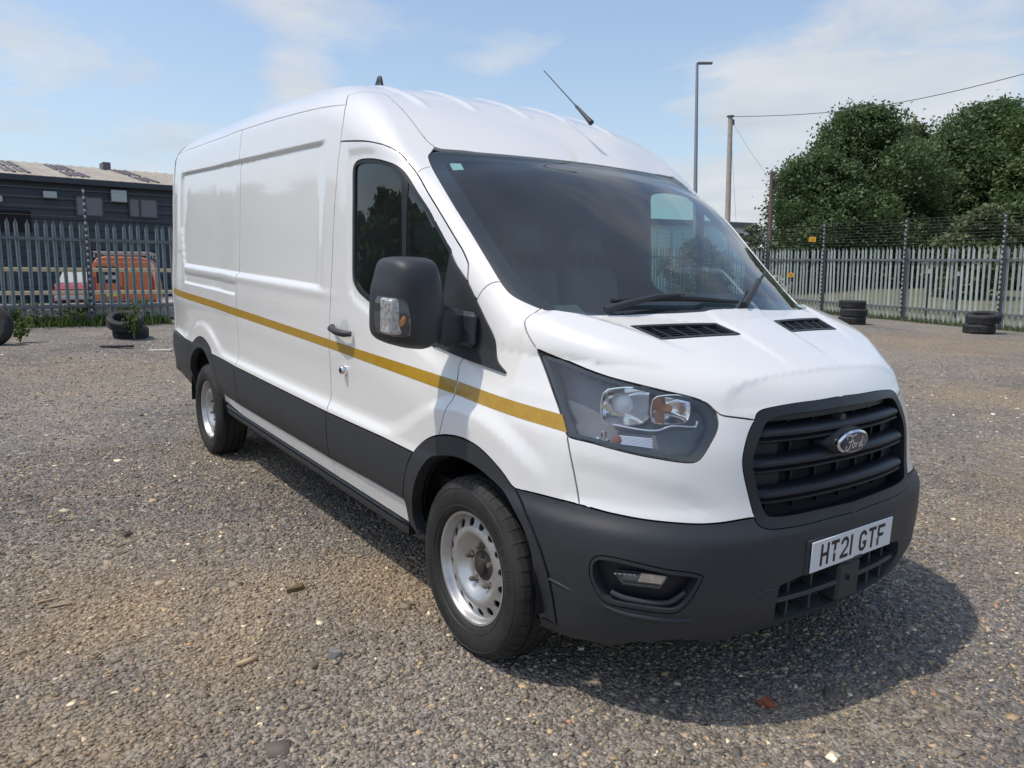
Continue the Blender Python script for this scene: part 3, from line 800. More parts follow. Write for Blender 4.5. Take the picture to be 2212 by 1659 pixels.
b = MB(); b.bbox(-.05, .05, -.05, .05, -.35, -.12, .01); b.V = [tuple(np.array(v) + d + rt3 * .12) for v in b.V]; b.build('bracket', POSTM, t)
e_ = at_height(2330, 128, 24); e_ = e_ - p
pts = [d + (e_ - d) * k / 16 + np.array([0, 0, -.5 * math.sin(math.pi * k / 16)]) for k in range(17)]
b = MB(); b.tube(pts, .014, 5, caps=False); b.build('wire', INS_B, t)
for qx, qy, r_ in ((1652, 372, .006), (1590, 480, .006)):
    e_ = at_height(qx, qy, 34) - p; b = MB(); b.tube([d + [0, 0, -.1], (d + e_) / 2 - [0, 0, .12], e_], r_, 4, caps=False); b.build('wire', INS_B, t)
t, p, q = pole(1651, 33.5, 1667, 372, .10, .075, BROWN, 'telegraph_pole', 'short dark brown pole in front of the big tree', 'pole')
b = MB(); d = q - p; b.bbox(-.06, .06, -.06, .06, -.75, -.35, .01); b.V = [tuple(np.array(v) + d + rt3 * .12) for v in b.V]; b.build('bracket', BROWN, t)
for k, (px, py, h) in enumerate(((1640, 690, 1.25), (1703, 705, 1.2))):   # two dark stakes on the grass beyond the fence
    p = cs(0, 0); dep = 22.5 if k == 0 else 22
    lat = ((1640 if k == 0 else 1703) + 355 - 1106) / 1648.9 * dep
    g = cs(lat, dep); z = float(ground_z(*g)) + .1
    t = empty('stake', (g[0], g[1], z), 0, ['dark stake with a pale head on the grass beyond the fence, the left one', 'thicker dark stake with a pale head beyond the fence, the right one'][k], 'stake', 'dark stakes beyond the fence')
    b = MB(); b.tube([(0, 0, 0), (.02, 0, h)], .045 if k == 0 else .06, 8); b.build('shaft', INS_B, t)
    b = MB(); b.tube([(.02, 0, h), (.02, 0, h + .12)], [.08, .05], 8); b.build('stake_head', INS_W, t)
# ------------------------------------------------------------------ buildings
NAVY = mat('navy_cladding', (.022, .030, .042), .55, noise=(.6, (.030, .040, .052), .4, .7))
ROOFM = mat('weathered_roof_sheet', (.40, .365, .30), .8, noise=(.9, (.30, .26, .22), .4, .7))
ROOFD = mat('dark_rooflight', (.13, .11, .12), .5)
CREAM = mat('cream_rail_paint', (.50, .42, .26), .6)
def warehouse():
    # long unit behind the left fence, its eaves parallel to the fence
    n2 = np.array([-lu[1], lu[0]]); n2 = n2 if n2 @ (CAM[:2] - LA) < 0 else -n2      # away from us
    def pt(px, dep):
        s_ = spot(px, dep); return s_[:2]
    A = pt(-140, 36.5); Bq = pt(640, 48.); L = np.linalg.norm(Bq - A); u = (Bq - A) / L; n2 = np.array([-u[1], u[0]]); n2 = n2 if n2 @ (A - CAM[:2]) > 0 else -n2
    z0 = float(ground_z(*A)); t = empty('warehouse', (A[0], A[1], z0), math.atan2(u[1], u[0]), 'long dark navy warehouse with pale ribbed roof behind the left fence', 'warehouse')
    s_ = 1 if np.array([-u[1], u[0]]) @ n2 > 0 else -1
    H = 6.25
    # horizontal cladding sheets, each a plank with a lapped edge
    m_ = MB(); m_.box(0, L, .12 if s_ > 0 else -10, 10 if s_ > 0 else -.12, 0, H - .1); m_.build('wall', NAVY, t)
    nb = 12
    for k in range(nb):
        b = MB(); za, zb_ = .3 + k * (H - .4) / nb, .3 + (k + 1) * (H - .4) / nb - .02
        y0_, y1_ = (.02, .118) if s_ > 0 else (-.118, -.02)
        V = [(x, y, z) for x in (0, L) for (y, z) in ((y0_ if s_ > 0 else y1_, za), (y0_ + .05 if s_ > 0 else y1_ - .05, zb_), (y1_ if s_ > 0 else y0_, zb_), (y1_ if s_ > 0 else y0_, za))]
        b.add(V, [(0, 1, 2, 3), (4, 5, 6, 7), (0, 1, 5, 4), (1, 2, 6, 5), (0, 3, 7, 4), (2, 3, 7, 6)]); b.build('cladding_sheet', NAVY, t)
    RH = 1.95; RD = 10.
    np_ = int(L / .62)
    def rp(x, f, lift=0): return (x, s_ * (-.35 + f * (RD + .35)), H + f * RH + lift)
    for k in range(np_):
        x0_, x1_ = k * L / np_, (k + 1) * L / np_
        b = MB(); xs = [x0_ + .01, x0_ + .04, x0_ + .07, x1_ - .07, x1_ - .04, x1_ - .01]; zz = [0, .05, .0, .0, .05, 0]
        V = [rp(x, f, z) for f in (0, 1) for x, z in zip(xs, zz)] + [rp(x0_, f, -.05) for f in (0, 1)] + [rp(x1_, f, -.05) for f in (0, 1)]
        b.add(V, [(i, i + 1, 7 + i, 6 + i) for i in range(5)] + [(0, 12, 13, 6), (5, 11, 15, 14)]); b.build('roof_sheet', ROOFM, t)
    # rooflights
    for (xa, xb) in ((.20, .27), (.355, .42), (.55, .61)):
        n_ = 4
        for k in range(n_):
            for (f0, f1) in ((.12, .40), (.50, .86)):
                xx0 = L * (xa + (xb - xa) * k / n_) + .06; xx1 = L * (xa + (xb - xa) * (k + 1) / n_) - .10
                b = MB(); V = [rp(xx0, f0, .075), rp(xx1, f0, .075), rp(xx1, f1, .075), rp(xx0, f1, .075), rp(xx0, f0, .01), rp(xx1, f0, .01), rp(xx1, f1, .01), rp(xx0, f1, .01)]
                b.add(V, [(0, 1, 2, 3), (0, 1, 5, 4), (1, 2, 6, 5), (2, 3, 7, 6), (3, 0, 4, 7)]); b.build('rooflight', ROOFD, t)
    b = MB(); b.bbox(0, L, -.42 * s_ if s_ > 0 else .30, -.30 * s_ if s_ > 0 else .42, H - .28, H + .02, .02); b.build('gutter', NAVY, t)
    b = MB(); b.bbox(L * .535, L * .56, s_ * RD * .9 - .5, s_ * RD * .9 + .5, H + RH - .4, H + RH + .22, .03); b.build('roof_vent', ROOFD, t)
    YF = -.004 if s_ > 0 else .004
    def col_x(px):
        for x in np.linspace(0, L, 3000):
            w = np.array([A[0] + u[0] * x, A[1] + u[1] * x, CAM[2]]) - CAM
            if 1106 + 1648.9 * (w @ RT) / (w @ FW) >= px: return x
        return L
    def zz_(px, py):
        x = col_x(px); w = np.array([A[0] + u[0] * x, A[1] + u[1] * x, 0]) - np.array([CAM[0], CAM[1], 0]); dep = w @ FW
        return at_height(px, py, np.array([A[0] + u[0] * x, A[1] + u[1] * x, CAM[2]]) @ FW - CAM @ FW)[2] - z0
    WINF = mat('window_frame_dark', (.03, .035, .045), .5); PANE = mat('pale_window_blind', (.13, .14, .16), .3)
    for (xa, ya, xb, yb, mid) in ((178, 429, 232, 467, 195), (291, 434, 348, 470, 312)):
        x0_, x1_ = col_x(xa), col_x(xb); za, zb_ = zz_((xa + xb) / 2, yb), zz_((xa + xb) / 2, ya); xm = col_x(mid)
        b = MB(); 
        for (p0, p1, q0, q1) in ((x0_ - .08, x1_ + .08, za - .08, za), (x0_ - .08, x1_ + .08, zb_, zb_ + .08), (x0_ - .08, x0_, za, zb_), (x1_, x1_ + .08, za, zb_), (xm - .05, xm + .05, za, zb_)):
            b.box(p0, p1, min(YF, -s_ * .06), max(YF, -s_ * .06) , q0, q1)
        w = b.build('window', WINF, t)
        for (p0, p1) in ((x0_, xm - .05), (xm + .05, x1_)):
            b = MB(); b.box(p0, p1, min(-s_ * .02, YF), max(-s_ * .02, YF), za, zb_); b.build('pane', PANE, w)
    LT = mat('floodlight_glass', (.36, .40, .40), .35)
    for (px, py, w_, h_) in ((5, 432, .55, .30), (121, 424, .60, .34), (267, 427, .75, .62)):
        x = col_x(px); z = zz_(px, py); b = MB(); b.bbox(x - w_ / 2, x + w_ / 2, min(-s_ * .30, YF), max(-s_ * .30, YF), z - h_ / 2, z + h_ / 2, .03); b.build('floodlight', LT, t)
    # flat black sheet painting the shaded inside of an open loading bay
    x0_, x1_ = col_x(-60), col_x(78); b = MB(); b.box(x0_, x1_, min(-s_ * .03, YF), max(-s_ * .03, YF), zz_(30, 500), zz_(30, 455)); b.build('loading_bay_shade', M['void'], t)
    return t
warehouse()
def pale_unit():
    A = spot(1240, 62)[:2]; Bq = spot(1612, 70)[:2]; L = np.linalg.norm(Bq - A); u = (Bq - A) / L; z0 = 0.3
    t = empty('pale_warehouse', (A[0], A[1], z0), math.atan2(u[1], u[0]), 'large pale warehouse with dark roof edge seen through the cab windows', 'warehouse')
    H = 5.8; b = MB(); b.box(0, L, 0, 14, 0, H); b.build('wall', mat('pale_cladding', (.55, .60, .60), .6), t)
    for k in range(7):
        b = MB(); b.box(k * L / 7 + .04, (k + 1) * L / 7 - .04, -.06, -.003, .2, H - .4); b.build('wall_panel', mat('pale_panel', (.58, .63, .63), .55) if k == 0 else bpy.data.materials['pale_panel'], t)
    b = MB(); b.box(-.2, L + .2, -.35, 14.2, H, H + .42); b.build('roof', mat('dark_fascia', (.10, .11, .12), .6), t)
    return t
pale_unit()
# cream guard rails and kerb in the neighbouring yard
nf = np.array([-lu[1], lu[0]]); nf = nf if nf @ (LA - CAM[:2]) > 0 else -nf
def yard_line(d): return LA + nf * d
def railing():
    o = yard_line(3.2); z = float(ground_z(*o)); t = empty('guard_rail', (o[0], o[1], z), math.atan2(lu[1], lu[0]), 'cream two bar guard rail in the yard behind the left fence', 'rail')
    top = at_height(100, 582, 17.6)[2] - z; low = at_height(100, 633, 17.6)[2] - z
    for h in (top, low):
        b = MB(); b.bbox(-3, 9.5, -.03, .03, h - .045, h + .045, .012); b.build('rail', CREAM, t)
    for k in range(7):
        b = MB(); b.box(-2.5 + k * 1.95, -2.44 + k * 1.95, .035, .09, -.1, top + .05); b.build('post', GALV2, t)
railing()
CONC = mat('pale_concrete', (.40, .36, .31), .9, noise=(2.5, (.33, .29, .25), .4, .7), bump=(60, .3, .01))
def yard():
    V = []; 
    for d in (1.2, 6, 14, 21):
        for s in np.linspace(-8, 26, 18):
            p = yard_line(d) + lu * s; V.append((p[0], p[1], float(ground_z(*p)) + .06))
    F = [(i * 18 + k, i * 18 + k + 1, (i + 1) * 18 + k + 1, (i + 1) * 18 + k) for i in range(3) for k in range(17)]
    tag(link(bpy.data.objects.new('concrete_yard', mesh_np('concrete_yard', V, F, CONC))), kind='structure')
    k_ = MB(); o = yard_line(1.0); ang = math.atan2(lu[1], lu[0])
    t = empty('low_wall', (o[0], o[1], float(ground_z(*o))), ang, 'low pale block wall behind the foot of the left fence', 'wall')
    rs = np.random.RandomState(2)
    for c in range(3):
        for k in range(30):
            x = -2.6 + k * .42 + (.21 if c % 2 else 0)
            b_ = MB(); b_.bbox(x + .008, x + .412, -.06 + rs.normal(0, .004), .06, c * .12 + .004, c * .12 + .116, .008); b_.build('block', CONC, t)
yard()

# ------------------------------------------------------------------ vehicles behind the left fence
def orange_van():
    dep = 23.2; p = spot(281, dep); fwd = p[:2] - CAM[:2]; ang = math.atan2(fwd[1], fwd[0]) - .10
    t = empty('orange_van', p, ang, 'orange van with one rear window and white roof rack, seen from behind', 'van')
    OR = mat('orange_paint', (.50, .12, .035), .4, coat=.4, noise=(1.5, (.54, .19, .05), .45, .7))
    w = .88; H = 1.80
    # body shell as a loft of rounded rectangles along x (x is away from us)
    def sec(x, zb_, zt, hw, tum):
        P = []
        for (y, z) in ((-hw, zb_), (-hw - .0, zb_ + .35), (-hw + .02, zb_ + .75), (-hw + tum, zt - .22), (-hw + tum + .10, zt - .05), (-hw + tum + .3, zt), (hw - tum - .3, zt), (hw - tum - .10, zt - .05), (hw - tum, zt - .22), (hw - .02, zb_ + .75), (hw, zb_ + .35), (hw, zb_)): P.append((x, y, z))
        return P
    secs = [sec(.0, .34, H, w, .12), sec(.05, .28, H + .03, w + .01, .11), sec(2.6, .25, H + .05, w + .01, .10), sec(3.3, .25, H, w, .14), sec(3.9, .3, 1.15, w - .05, .05), sec(4.4, .35, 1.0, w - .15, .05)]
    b = MB(); V = [v for s in secs for v in s]; n = 12
    b.add(V, [(i * n + k, i * n + (k + 1) % n, (i + 1) * n + (k + 1) % n, (i + 1) * n + k) for i in range(5) for k in range(n)] + [tuple(range(n)), tuple(5 * n + k for k in range(n))])
    b.build('body', OR, t, angle=30)
    for s_ in (-1, 1):   # rear doors; the one on our left has the window
        y0_, y1_ = (.012, w - .13) if s_ > 0 else (-w + .13, -.012)
        b = MB(); b.bbox(-.035, .0, y0_, y1_, .42, H - .12, .015); d = b.build('rear_door', OR, t)
        if s_ > 0:
            b = MB(); b.bbox(-.05, -.036, y0_ + .10, y1_ - .06, 1.05, H - .26, .005); f = b.build('rear_window', M['gloss_black'], d)
            b = MB(); b.box(-.056, -.0505, y0_ + .14, y0_ + .5, 1.16, 1.28); b.build('window_sticker', INS_W, f)
        else:
            for z in (.95, 1.12, 1.29, 1.46):
                b = MB(); b.bbox(-.043, -.0355, y0_ + .1, y1_ - .1, z, z + .09, .004); b.build('pressing', OR, d)
        b = MB(); b.bbox(-.05, .02, s_ * (w - .10) - .055, s_ * (w - .10) + .055, .80, 1.25, .01); b.build('tail_light', M['red_plastic'], t)
        b = MB(); b.bbox(-.06, -.037, (.05 if s_ > 0 else -.12), (.12 if s_ > 0 else -.05), .88, .95, .006); b.build('door_handle', INS_B, d)
        b = MB(); b.lathe([(.18, -.1), (.30, -.1), (.325, -.06), (.325, .06), (.30, .1), (.18, .1)], 24, 'y', (.85, s_ * (w - .14), .325)); wl_ = b.build('wheel', M['rubber'], t)
        b = MB(); b.lathe([(.18, -.1), (.30, -.1), (.325, -.06), (.325, .06), (.30, .1), (.18, .1)], 24, 'y', (3.6, s_ * (w - .14), .325)); b.build('wheel', M['rubber'], t)
    b = MB(); b.bbox(-.12, .05, -w + .02, w - .02, .36, .56, .03); b.build('bumper', INS_B, t)
    b = MB(); b.bbox(-.052, -.037, .10, .62, .66, .77, .004); b.build('number_plate', mat('yellow_plate', (.62, .46, .06), .5), t)
    b = MB()
    for x in (.3, 1.4, 2.5): b.tube([(x, -.75, H + .02), (x, -.75, H + .16), (x, .75, H + .16), (x, .75, H + .02)], .025, 6)
    for y in (-.75, .75): b.tube([(.15, y, H + .17), (2.7, y, H + .17)], .022, 6)
    b.build('roof_rack', INS_W, t)
    b = MB(); b.box(.2, 3.8, -.8, .8, .2, .36); b.build('underbody', M['void'], t)
orange_van()
def red_car():
    dep = 31.5; p = spot(176, dep); fwd = CAM[:2] - p[:2]; ang = math.atan2(fwd[1], fwd[0]) - .10
    t = empty('red_car', p, ang, 'red car with pale windscreen facing us behind the fence, left of the orange van', 'car')
    RD_ = mat('red_paint', (.30, .02, .03), .3, coat=.6); w = .78
    secs = []
    for (x, zb_, zt, hw) in ((-3.6, .4, .9, .66), (-3.5, .3, 1.0, .74), (-2.9, .26, 1.05, w), (-.9, .26, 1.06, w), (-.1, .28, .95, .75), (.12, .36, .78, .68)):
        secs += [(x, -hw, zb_), (x, -hw - .02, (zb_ + zt) / 2), (x, -hw + .05, zt), (x, hw - .05, zt), (x, hw + .02, (zb_ + zt) / 2), (x, hw, zb_)]
    b = MB(); b.add(secs, [(i * 6 + k, i * 6 + (k + 1) % 6, (i + 1) * 6 + (k + 1) % 6, (i + 1) * 6 + k) for i in range(5) for k in range(6)] + [tuple(range(6)), tuple(30 + k for k in range(6))]); b.build('body', RD_, t, angle=30)
    c = [(-3.3, -.66, 1.0), (-2.8, -.56, 1.46), (-1.7, -.56, 1.48), (-.95, -.66, 1.04)]; V = c + [(x, -y, z) for x, y, z in c]
    b = MB(); b.add(V, [(1, 2, 6, 5)]); b.add([(x, y, z - .03) for x, y, z in V], [(1, 2, 6, 5)]); b.build('car_roof', RD_, t)
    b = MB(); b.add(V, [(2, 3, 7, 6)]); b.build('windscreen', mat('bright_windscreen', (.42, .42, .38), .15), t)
    b = MB(); b.add(V, [(0, 1, 2, 3)]); b.add(V, [(4, 5, 6, 7)]); b.add(V, [(0, 1, 5, 4)]); b.build('side_window', M['gloss_black'], t)
    for y in (-.32, 0, .32):
        b = MB(); V2 = [(-.85, y - .05, 1.066), (-.85, y + .05, 1.066), (-.12, y + .05, .958), (-.12, y - .05, .958)]; b.add(V2, [(0, 1, 2, 3)]); b.build('bonnet_stripe', INS_W, t)
    for s_ in (-1, 1):
        b = MB(); b.bbox(.02, .10, s_ * .52 - .14, s_ * .52 + .14, .66, .80, .02); b.build('headlight', M['reflector'], t)
        for x in (-.75, -2.9):
            b = MB(); b.lathe([(.16, -.09), (.28, -.09), (.30, -.05), (.30, .05), (.28, .09), (.16, .09)], 20, 'y', (x, s_ * .70, .30)); b.build('wheel', M['rubber'], t)
    b = MB(); b.bbox(.06, .13, -.34, .34, .62, .78, .01); b.build('grille', INS_B, t)
    b = MB(); b.bbox(.02, .17, -.70, .70, .36, .52, .02); b.build('bumper', INS_W, t)
red_car()
def debris(px, py, dep, size, c, name, label, cat, seed):
    p = at_height(px, py, dep); rs = np.random.RandomState(seed); g = float(ground_z(p[0], p[1])) + .06
    b = MB(); b.add(rock_shape(rs, 1)[0] * np.array(size) * .5, [tuple(f) for f in RF]); o = b.build(name, mat(name + '_skin', c, .7)); o.location = (p[0], p[1], g + size[2] * .42); tag(o, label, cat)
debris(30, 672, 17.2, (.9, .6, .34), (.62, .62, .60), 'crumpled_sheet', 'crumpled white plastic sheet behind the left end of the fence', 'plastic sheet', 5)
# ------------------------------------------------------------------ van body surface (body frame: x forward, y left, z up, metres)
def pchip(xs,ys):
    x=np.array(xs,float);y=np.array(ys,float)
    if x[0]>x[-1]: x=x[::-1];y=y[::-1]
    h=np.diff(x);d=np.diff(y)/h;m=np.zeros(len(x))
    for i in range(1,len(x)-1):
        if d[i-1]*d[i]>0:
            a=2*h[i]+h[i-1];b=h[i]+2*h[i-1];m[i]=(a+b)/(a/d[i-1]+b/d[i])
    m[0]=d[0];m[-1]=d[-1]
    def f(q):
        q=np.asarray(q,float);qc=np.clip(q,x[0],x[-1]);i=np.clip(np.searchsorted(x,qc)-1,0,len(h)-1)
        t=(qc-x[i])/h[i];H=h[i]
        v=(1+2*t)*(1-t)**2*y[i]+t*(1-t)**2*H*m[i]+t*t*(3-2*t)*y[i+1]+t*t*(t-1)*H*m[i+1]
        return v+np.where(q<x[0],(q-x[0])*m[0],0)+np.where(q>x[-1],(q-x[-1])*m[-1],0)
    return f
Wz=pchip([.15,.22,.30,.40,.46,.52,.62,.70,.76,.90,1.05,1.15,1.3,1.5,1.75,2.0,2.2,2.32,2.45,2.6],
 [.86,.92,.96,.985,1.0,1.022,1.032,1.03,1.02,1.022,1.03,1.03,1.022,1.012,1.003,.992,.972,.945,.90,.83])
x0=pchip([.12,.2,.25,.30,.38,.45,.6,.66,.72,.80,.95,1.06,1.2,1.4],[.74,.815,.862,.905,.945,.965,.964,.962,.945,.925,.902,.882,.85,.80])
cf=pchip([0,.2,.42,.52,.65,.75,.85,.92,1.0,1.05],[0,.008,.038,.06,.115,.18,.29,.41,.66,.95])
hood=pchip([1.0,.9,.86,.80,.780,.772,.764,.756,.70,.60,.5,.4,.3,.0],[.98,1.075,1.112,1.159,1.1745,1.1800,1.1843,1.1878,1.2115,1.252,1.291,1.326,1.358,1.44])
wr=pchip([.6,.357,.1,-.2,-.5,-.62,-.8,-1.0,-1.3,-1.6,-2.0,-2.6,-3.5,-4.5,-4.95],
 [1.2,1.36,1.545,1.745,1.93,1.985,2.10,2.215,2.34,2.412,2.443,2.453,2.442,2.422,2.405])
wcr=pchip([.4,.1,-.6,-1.2,-2.0,-5],[.33,.305,.13,.07,.06,.06])   # crown coefficient at |y|=.8 -> *(|y|/.8)^p
rtop=pchip([1.0,.5,.2,-.2,-.7,-1.2,-2,-5],[.08,.12,.12,.09,.08,.14,.18,.18])
czf=pchip([.2,.4,.6,.68,.74,.85,.95,1.03,1.10,1.2],[.90,.86,.80,.83,.97,1.0,1.06,1.24,1.48,1.75])
def sst(t):
    t=np.clip(t,0,1);return t*t*(3-2*t)
def D(f,x,e=1e-3): return (f(x+e)-f(x-e))/(2*e)
def rmax(a,b,r):
    u=np.maximum(r+a,0);v=np.maximum(r+b,0)
    return np.minimum(-r,np.maximum(a,b))+np.sqrt(u*u+v*v)
def sdf(P):
    x=P[...,0];y=np.abs(P[...,1]);z=P[...,2]
    fs=(y-Wz(z)+.085*sst((x+1.3)/1.5)*sst((z-.9)/.35)+.015*sst((-2.9-x)/.6)+0.045*np.clip((-4.2-x)/.75,0,1)**2)/np.sqrt(1+D(Wz,z)**2)
    zf=np.minimum(z,1.2);cz=czf(zf);dc=D(cf,y);dx=D(x0,zf)
    ff=(x-x0(zf)+cf(y)*cz)/np.sqrt(1+(dc*cz)**2+dx**2)
    th=np.minimum(hood(x),1.40)-.075*y*y-.16*np.maximum(0,y-.6)**2
    tw=wr(x)-wcr(x)*.6*(y/.8)**2.4*1.0
    t=np.maximum(th,tw)
    sl=np.where(th>tw,D(hood,x),D(wr,x))
    ft=(z-t)/np.sqrt(1+sl**2)
    fb=-4.9-x
    f=rmax(fs,ft,rtop(x))
    f=rmax(f,fb,.06)
    f=rmax(f,ff,.05)
    f=np.maximum(f,.18-z)
    return f
def march(O,Dr,n=120,far=14.):
    t=np.zeros(len(O));
    for _ in range(n):
        d=sdf(O+Dr*t[:,None]); t=t+np.clip(d*.8,-.05,1.0); t=np.minimum(t,far)
    return t,d
def grad(P,e=1e-3):
    g=np.stack([sdf(P+np.eye(3)[i]*e)-sdf(P-np.eye(3)[i]*e) for i in range(3)],-1)
    return g/np.linalg.norm(g,axis=-1,keepdims=True)
bpillar=[(-1390, -888, 2286), (-1343, -917, 2251), (-1308, -936, 2225), (-1244, -976, 2137), (-1251, -989, 2039), (-1267, -995, 1952), (-1291, -1003, 1758), (-1302, -1009, 1592), (-1297, -1021, 1321), (-1314, -1029, 1182), (-1322, -1030, 1112), (-1317, -1030, 1098), (-1297, -1030, 1052), (-1329, -1024, 948), (-1330, -1021, 862), (-1307, -1020, 772), (-1297, -1026, 724)]
gutter=[(-4619, -922, 2250), (-3591, -940, 2255), (-2816, -956, 2258), (-2237, -955, 2258), (-1752, -957, 2245), (-1487, -952, 2235), (-1308, -936, 2225)]
split=[(-2804, -956, 2257), (-2811, -972, 2200), (-2837, -987, 2067), (-2862, -997, 1892), (-2894, -1007, 1628), (-2871, -1019, 1361), (-2904, -1021, 1324), (-2889, -1029, 1197), (-2871, -1030, 1116), (-2830, -1030, 1055), (-2852, -1024, 943), (-2893, -1021, 844), (-2813, -1028, 715)]
doortop=[(-1255, -989, 2044), (-1084, -985, 2032), (-934, -973, 2015), (-856, -958, 1999), (-793, -943, 1978), (-741, -929, 1953), (-700, -924, 1924), (-622, -919, 1869), (-509, -929, 1785), (-398, -927, 1692), (-296, -922, 1601), (-248, -919, 1559), (-210, -920, 1520), (-196, -922, 1502), (-175, -937, 1445)]
doorfront=[(-148, -967, 1144), (-158, -976, 1117), (-147, -989, 1076), (-133, -1004, 1025), (-135, -1012, 993), (-149, -1018, 958), (-166, -1022, 906), (-192, -1021, 839)]
window=[(-1109, -998, 1785), (-1115, -993, 1911), (-1093, -991, 1935), (-1046, -989, 1946), (-942, -983, 1943), (-821, -975, 1926), (-752, -963, 1910), (-696, -953, 1885), (-651, -949, 1854), (-561, -952, 1785), (-471, -949, 1714), (-394, -947, 1642), (-332, -945, 1583), (-295, -944, 1546)]
windowlow=[(-1098, -1004, 1594), (-1085, -1010, 1433), (-1070, -1012, 1382), (-1032, -1012, 1349), (-955, -1010, 1319), (-837, -1004, 1284), (-366, -980, 1166)]
sail=[(-294, -944, 1544), (-258, -943, 1507), (-221, -941, 1480), (-178, -938, 1445), (-114, -937, 1381), (-48, -934, 1308), (15, -931, 1237), (50, -940, 1165), (113, -943, 1129), (105, -946, 1123), (-22, -958, 1135), (-153, -967, 1146), (-297, -975, 1163), (-368, -979, 1171)]
apillarseam=[(-106, -936, 1376), (-96, -918, 1413), (-80, -892, 1438), (-56, -865, 1446)]
roofseam=[(-622, -919, 1869), (-626, -884, 1892), (-629, -842, 1904)]
hoodgap=[(109, -797, 1356), (113, -850, 1332), (123, -878, 1313), (124, -879, 1313), (153, -892, 1288), (194, -895, 1251), (224, -893, 1223)]
headlight=[(225, -892, 1225), (267, -879, 1215), (337, -853, 1197), (424, -824, 1175), (502, -790, 1158), (584, -742, 1145), (654, -686, 1131), (706, -633, 1118), (737, -601, 1105), (755, -585, 1089), (771, -578, 1067), (783, -580, 1039), (787, -591, 1014), (788, -612, 986), (787, -637, 953), (783, -653, 933), (776, -669, 923), (761, -695, 921), (725, -742, 926), (662, -803, 935), (589, -855, 946), (520, -893, 956), (475, -914, 959), (447, -925, 962), (432, -924, 981), (396, -916, 1026), (347, -904, 1079), (297, -895, 1135), (257, -890, 1180)]
noseseam=[(448, -927, 955), (487, -928, 852), (523, -927, 748)]
hoodfront=[(753, -582, 1098), (776, -567, 1068), (793, -539, 1061), (828, -452, 1048)]
bumpertop=[(281, -996, 747), (417, -966, 750), (523, -927, 748), (626, -873, 740), (725, -797, 734), (804, -701, 730), (849, -614, 731), (889, -490, 739)]
grille=[(890, -490, 738), (865, -505, 824), (852, -517, 884), (844, -517, 924), (839, -506, 964), (832, -482, 1009), (827, -456, 1048), (825, -441, 1063), (825, -422, 1074), (828, -399, 1080), (839, -325, 1087), (855, -150, 1093), (857, 62, 1094), (842, 288, 1093), (831, 358, 1089), (827, 398, 1081), (828, 415, 1070), (834, 466, 1018), (838, 513, 962), (843, 520, 929), (853, 511, 890), (876, 459, 821), (902, 388, 761)]
grillelow=[(890, -490, 738), (896, -486, 724), (907, -467, 707), (919, -421, 698), (940, -278, 695), (949, -86, 699), (944, 148, 708), (930, 285, 718), (914, 363, 733), (902, 388, 761)]
windscreen=[(109, -794, 1358), (40, -841, 1385), (-7, -859, 1409), (-51, -863, 1444), (-137, -866, 1517), (-267, -869, 1630), (-404, -874, 1747), (-596, -851, 1883), (-685, -828, 1948), (-705, -808, 1966), (-714, -775, 1980), (-710, -740, 1983), (-677, -566, 1988), (-644, -276, 1993), (-628, 57, 1989), (-653, 468, 1983), (-709, 742, 1982), (-712, 823, 1969)]
wsbase=[(109, -794, 1358), (154, -773, 1349), (205, -727, 1343), (239, -669, 1341), (281, -524, 1344), (342, -292, 1353), (358, 18, 1359), (317, 359, 1360), (229, 612, 1352)]
ditch=[(-1294, -743, 2304), (-1137, -762, 2240), (-943, -778, 2137), (-783, -783, 2030), (-739, -767, 2000)]
archclad=[(-487, -1013, 492), (-450, -1031, 589), (-421, -1031, 664), (-395, -1030, 703), (-379, -1026, 724), (-350, -1020, 757), (-283, -1020, 801), (-207, -1021, 833), (-145, -1021, 849), (-77, -1020, 860), (-13, -1017, 862), (74, -1012, 850), (157, -1007, 820), (220, -1002, 787), (266, -998, 754), (281, -996, 748)]
archin=[(-428, -978, 368), (-440, -992, 429), (-400, -1019, 508), (-357, -1031, 595), (-312, -1031, 666), (-255, -1027, 721), (-210, -1022, 744), (-130, -1020, 767), (-52, -1019, 779), (39, -1015, 777), (124, -1011, 761), (208, -1008, 732), (275, -1012, 697), (335, -1012, 645), (372, -1008, 587), (385, -1003, 540), (384, -990, 467)]
fog=[(602, -937, 564), (612, -933, 594), (637, -920, 609), (727, -855, 604), (791, -788, 590), (847, -704, 577), (857, -683, 567), (853, -691, 544), (837, -715, 485), (816, -745, 446), (786, -783, 440), (708, -860, 445), (663, -893, 447), (638, -910, 459), (608, -932, 517)]
foglamp=[(673, -896, 555), (741, -841, 560), (798, -780, 556), (783, -795, 515), (729, -849, 516), (693, -878, 515), (677, -892, 541)]
lowgrille=[(939, -380, 491), (956, -241, 510), (950, 299, 477), (900, 572, 468), (912, 371, 361), (932, 149, 358), (930, -131, 354), (924, -288, 364), (927, -351, 391), (939, -383, 485)]
vent=[(362, -585, 1313), (419, -183, 1317), (519, -156, 1282), (481, -547, 1275)]
mainbowl=[(574, -790, 1077)]
turnbowl=[(691, -686, 1074)]
drl=[(585, -835, 995), (675, -763, 994), (686, -771, 964), (598, -841, 968)]
amber=[(606, -829, 980)]
chrome=[(558, -836, 1023), (625, -793, 1017), (669, -755, 1016), (686, -735, 1021), (702, -707, 1033), (751, -640, 1032), (747, -631, 1050)]
wiperarm=[(244, -601, 1347), (262, -507, 1364), (278, -379, 1384), (289, -248, 1396)]
wiperblade=[(225, -540, 1381), (298, -267, 1388), (339, 28, 1372)]
lwiperarm=[(349, 64, 1365), (269, 211, 1415), (186, 354, 1457)]
lwiperblade=[(339, 94, 1371), (256, 240, 1422), (78, 547, 1487)]
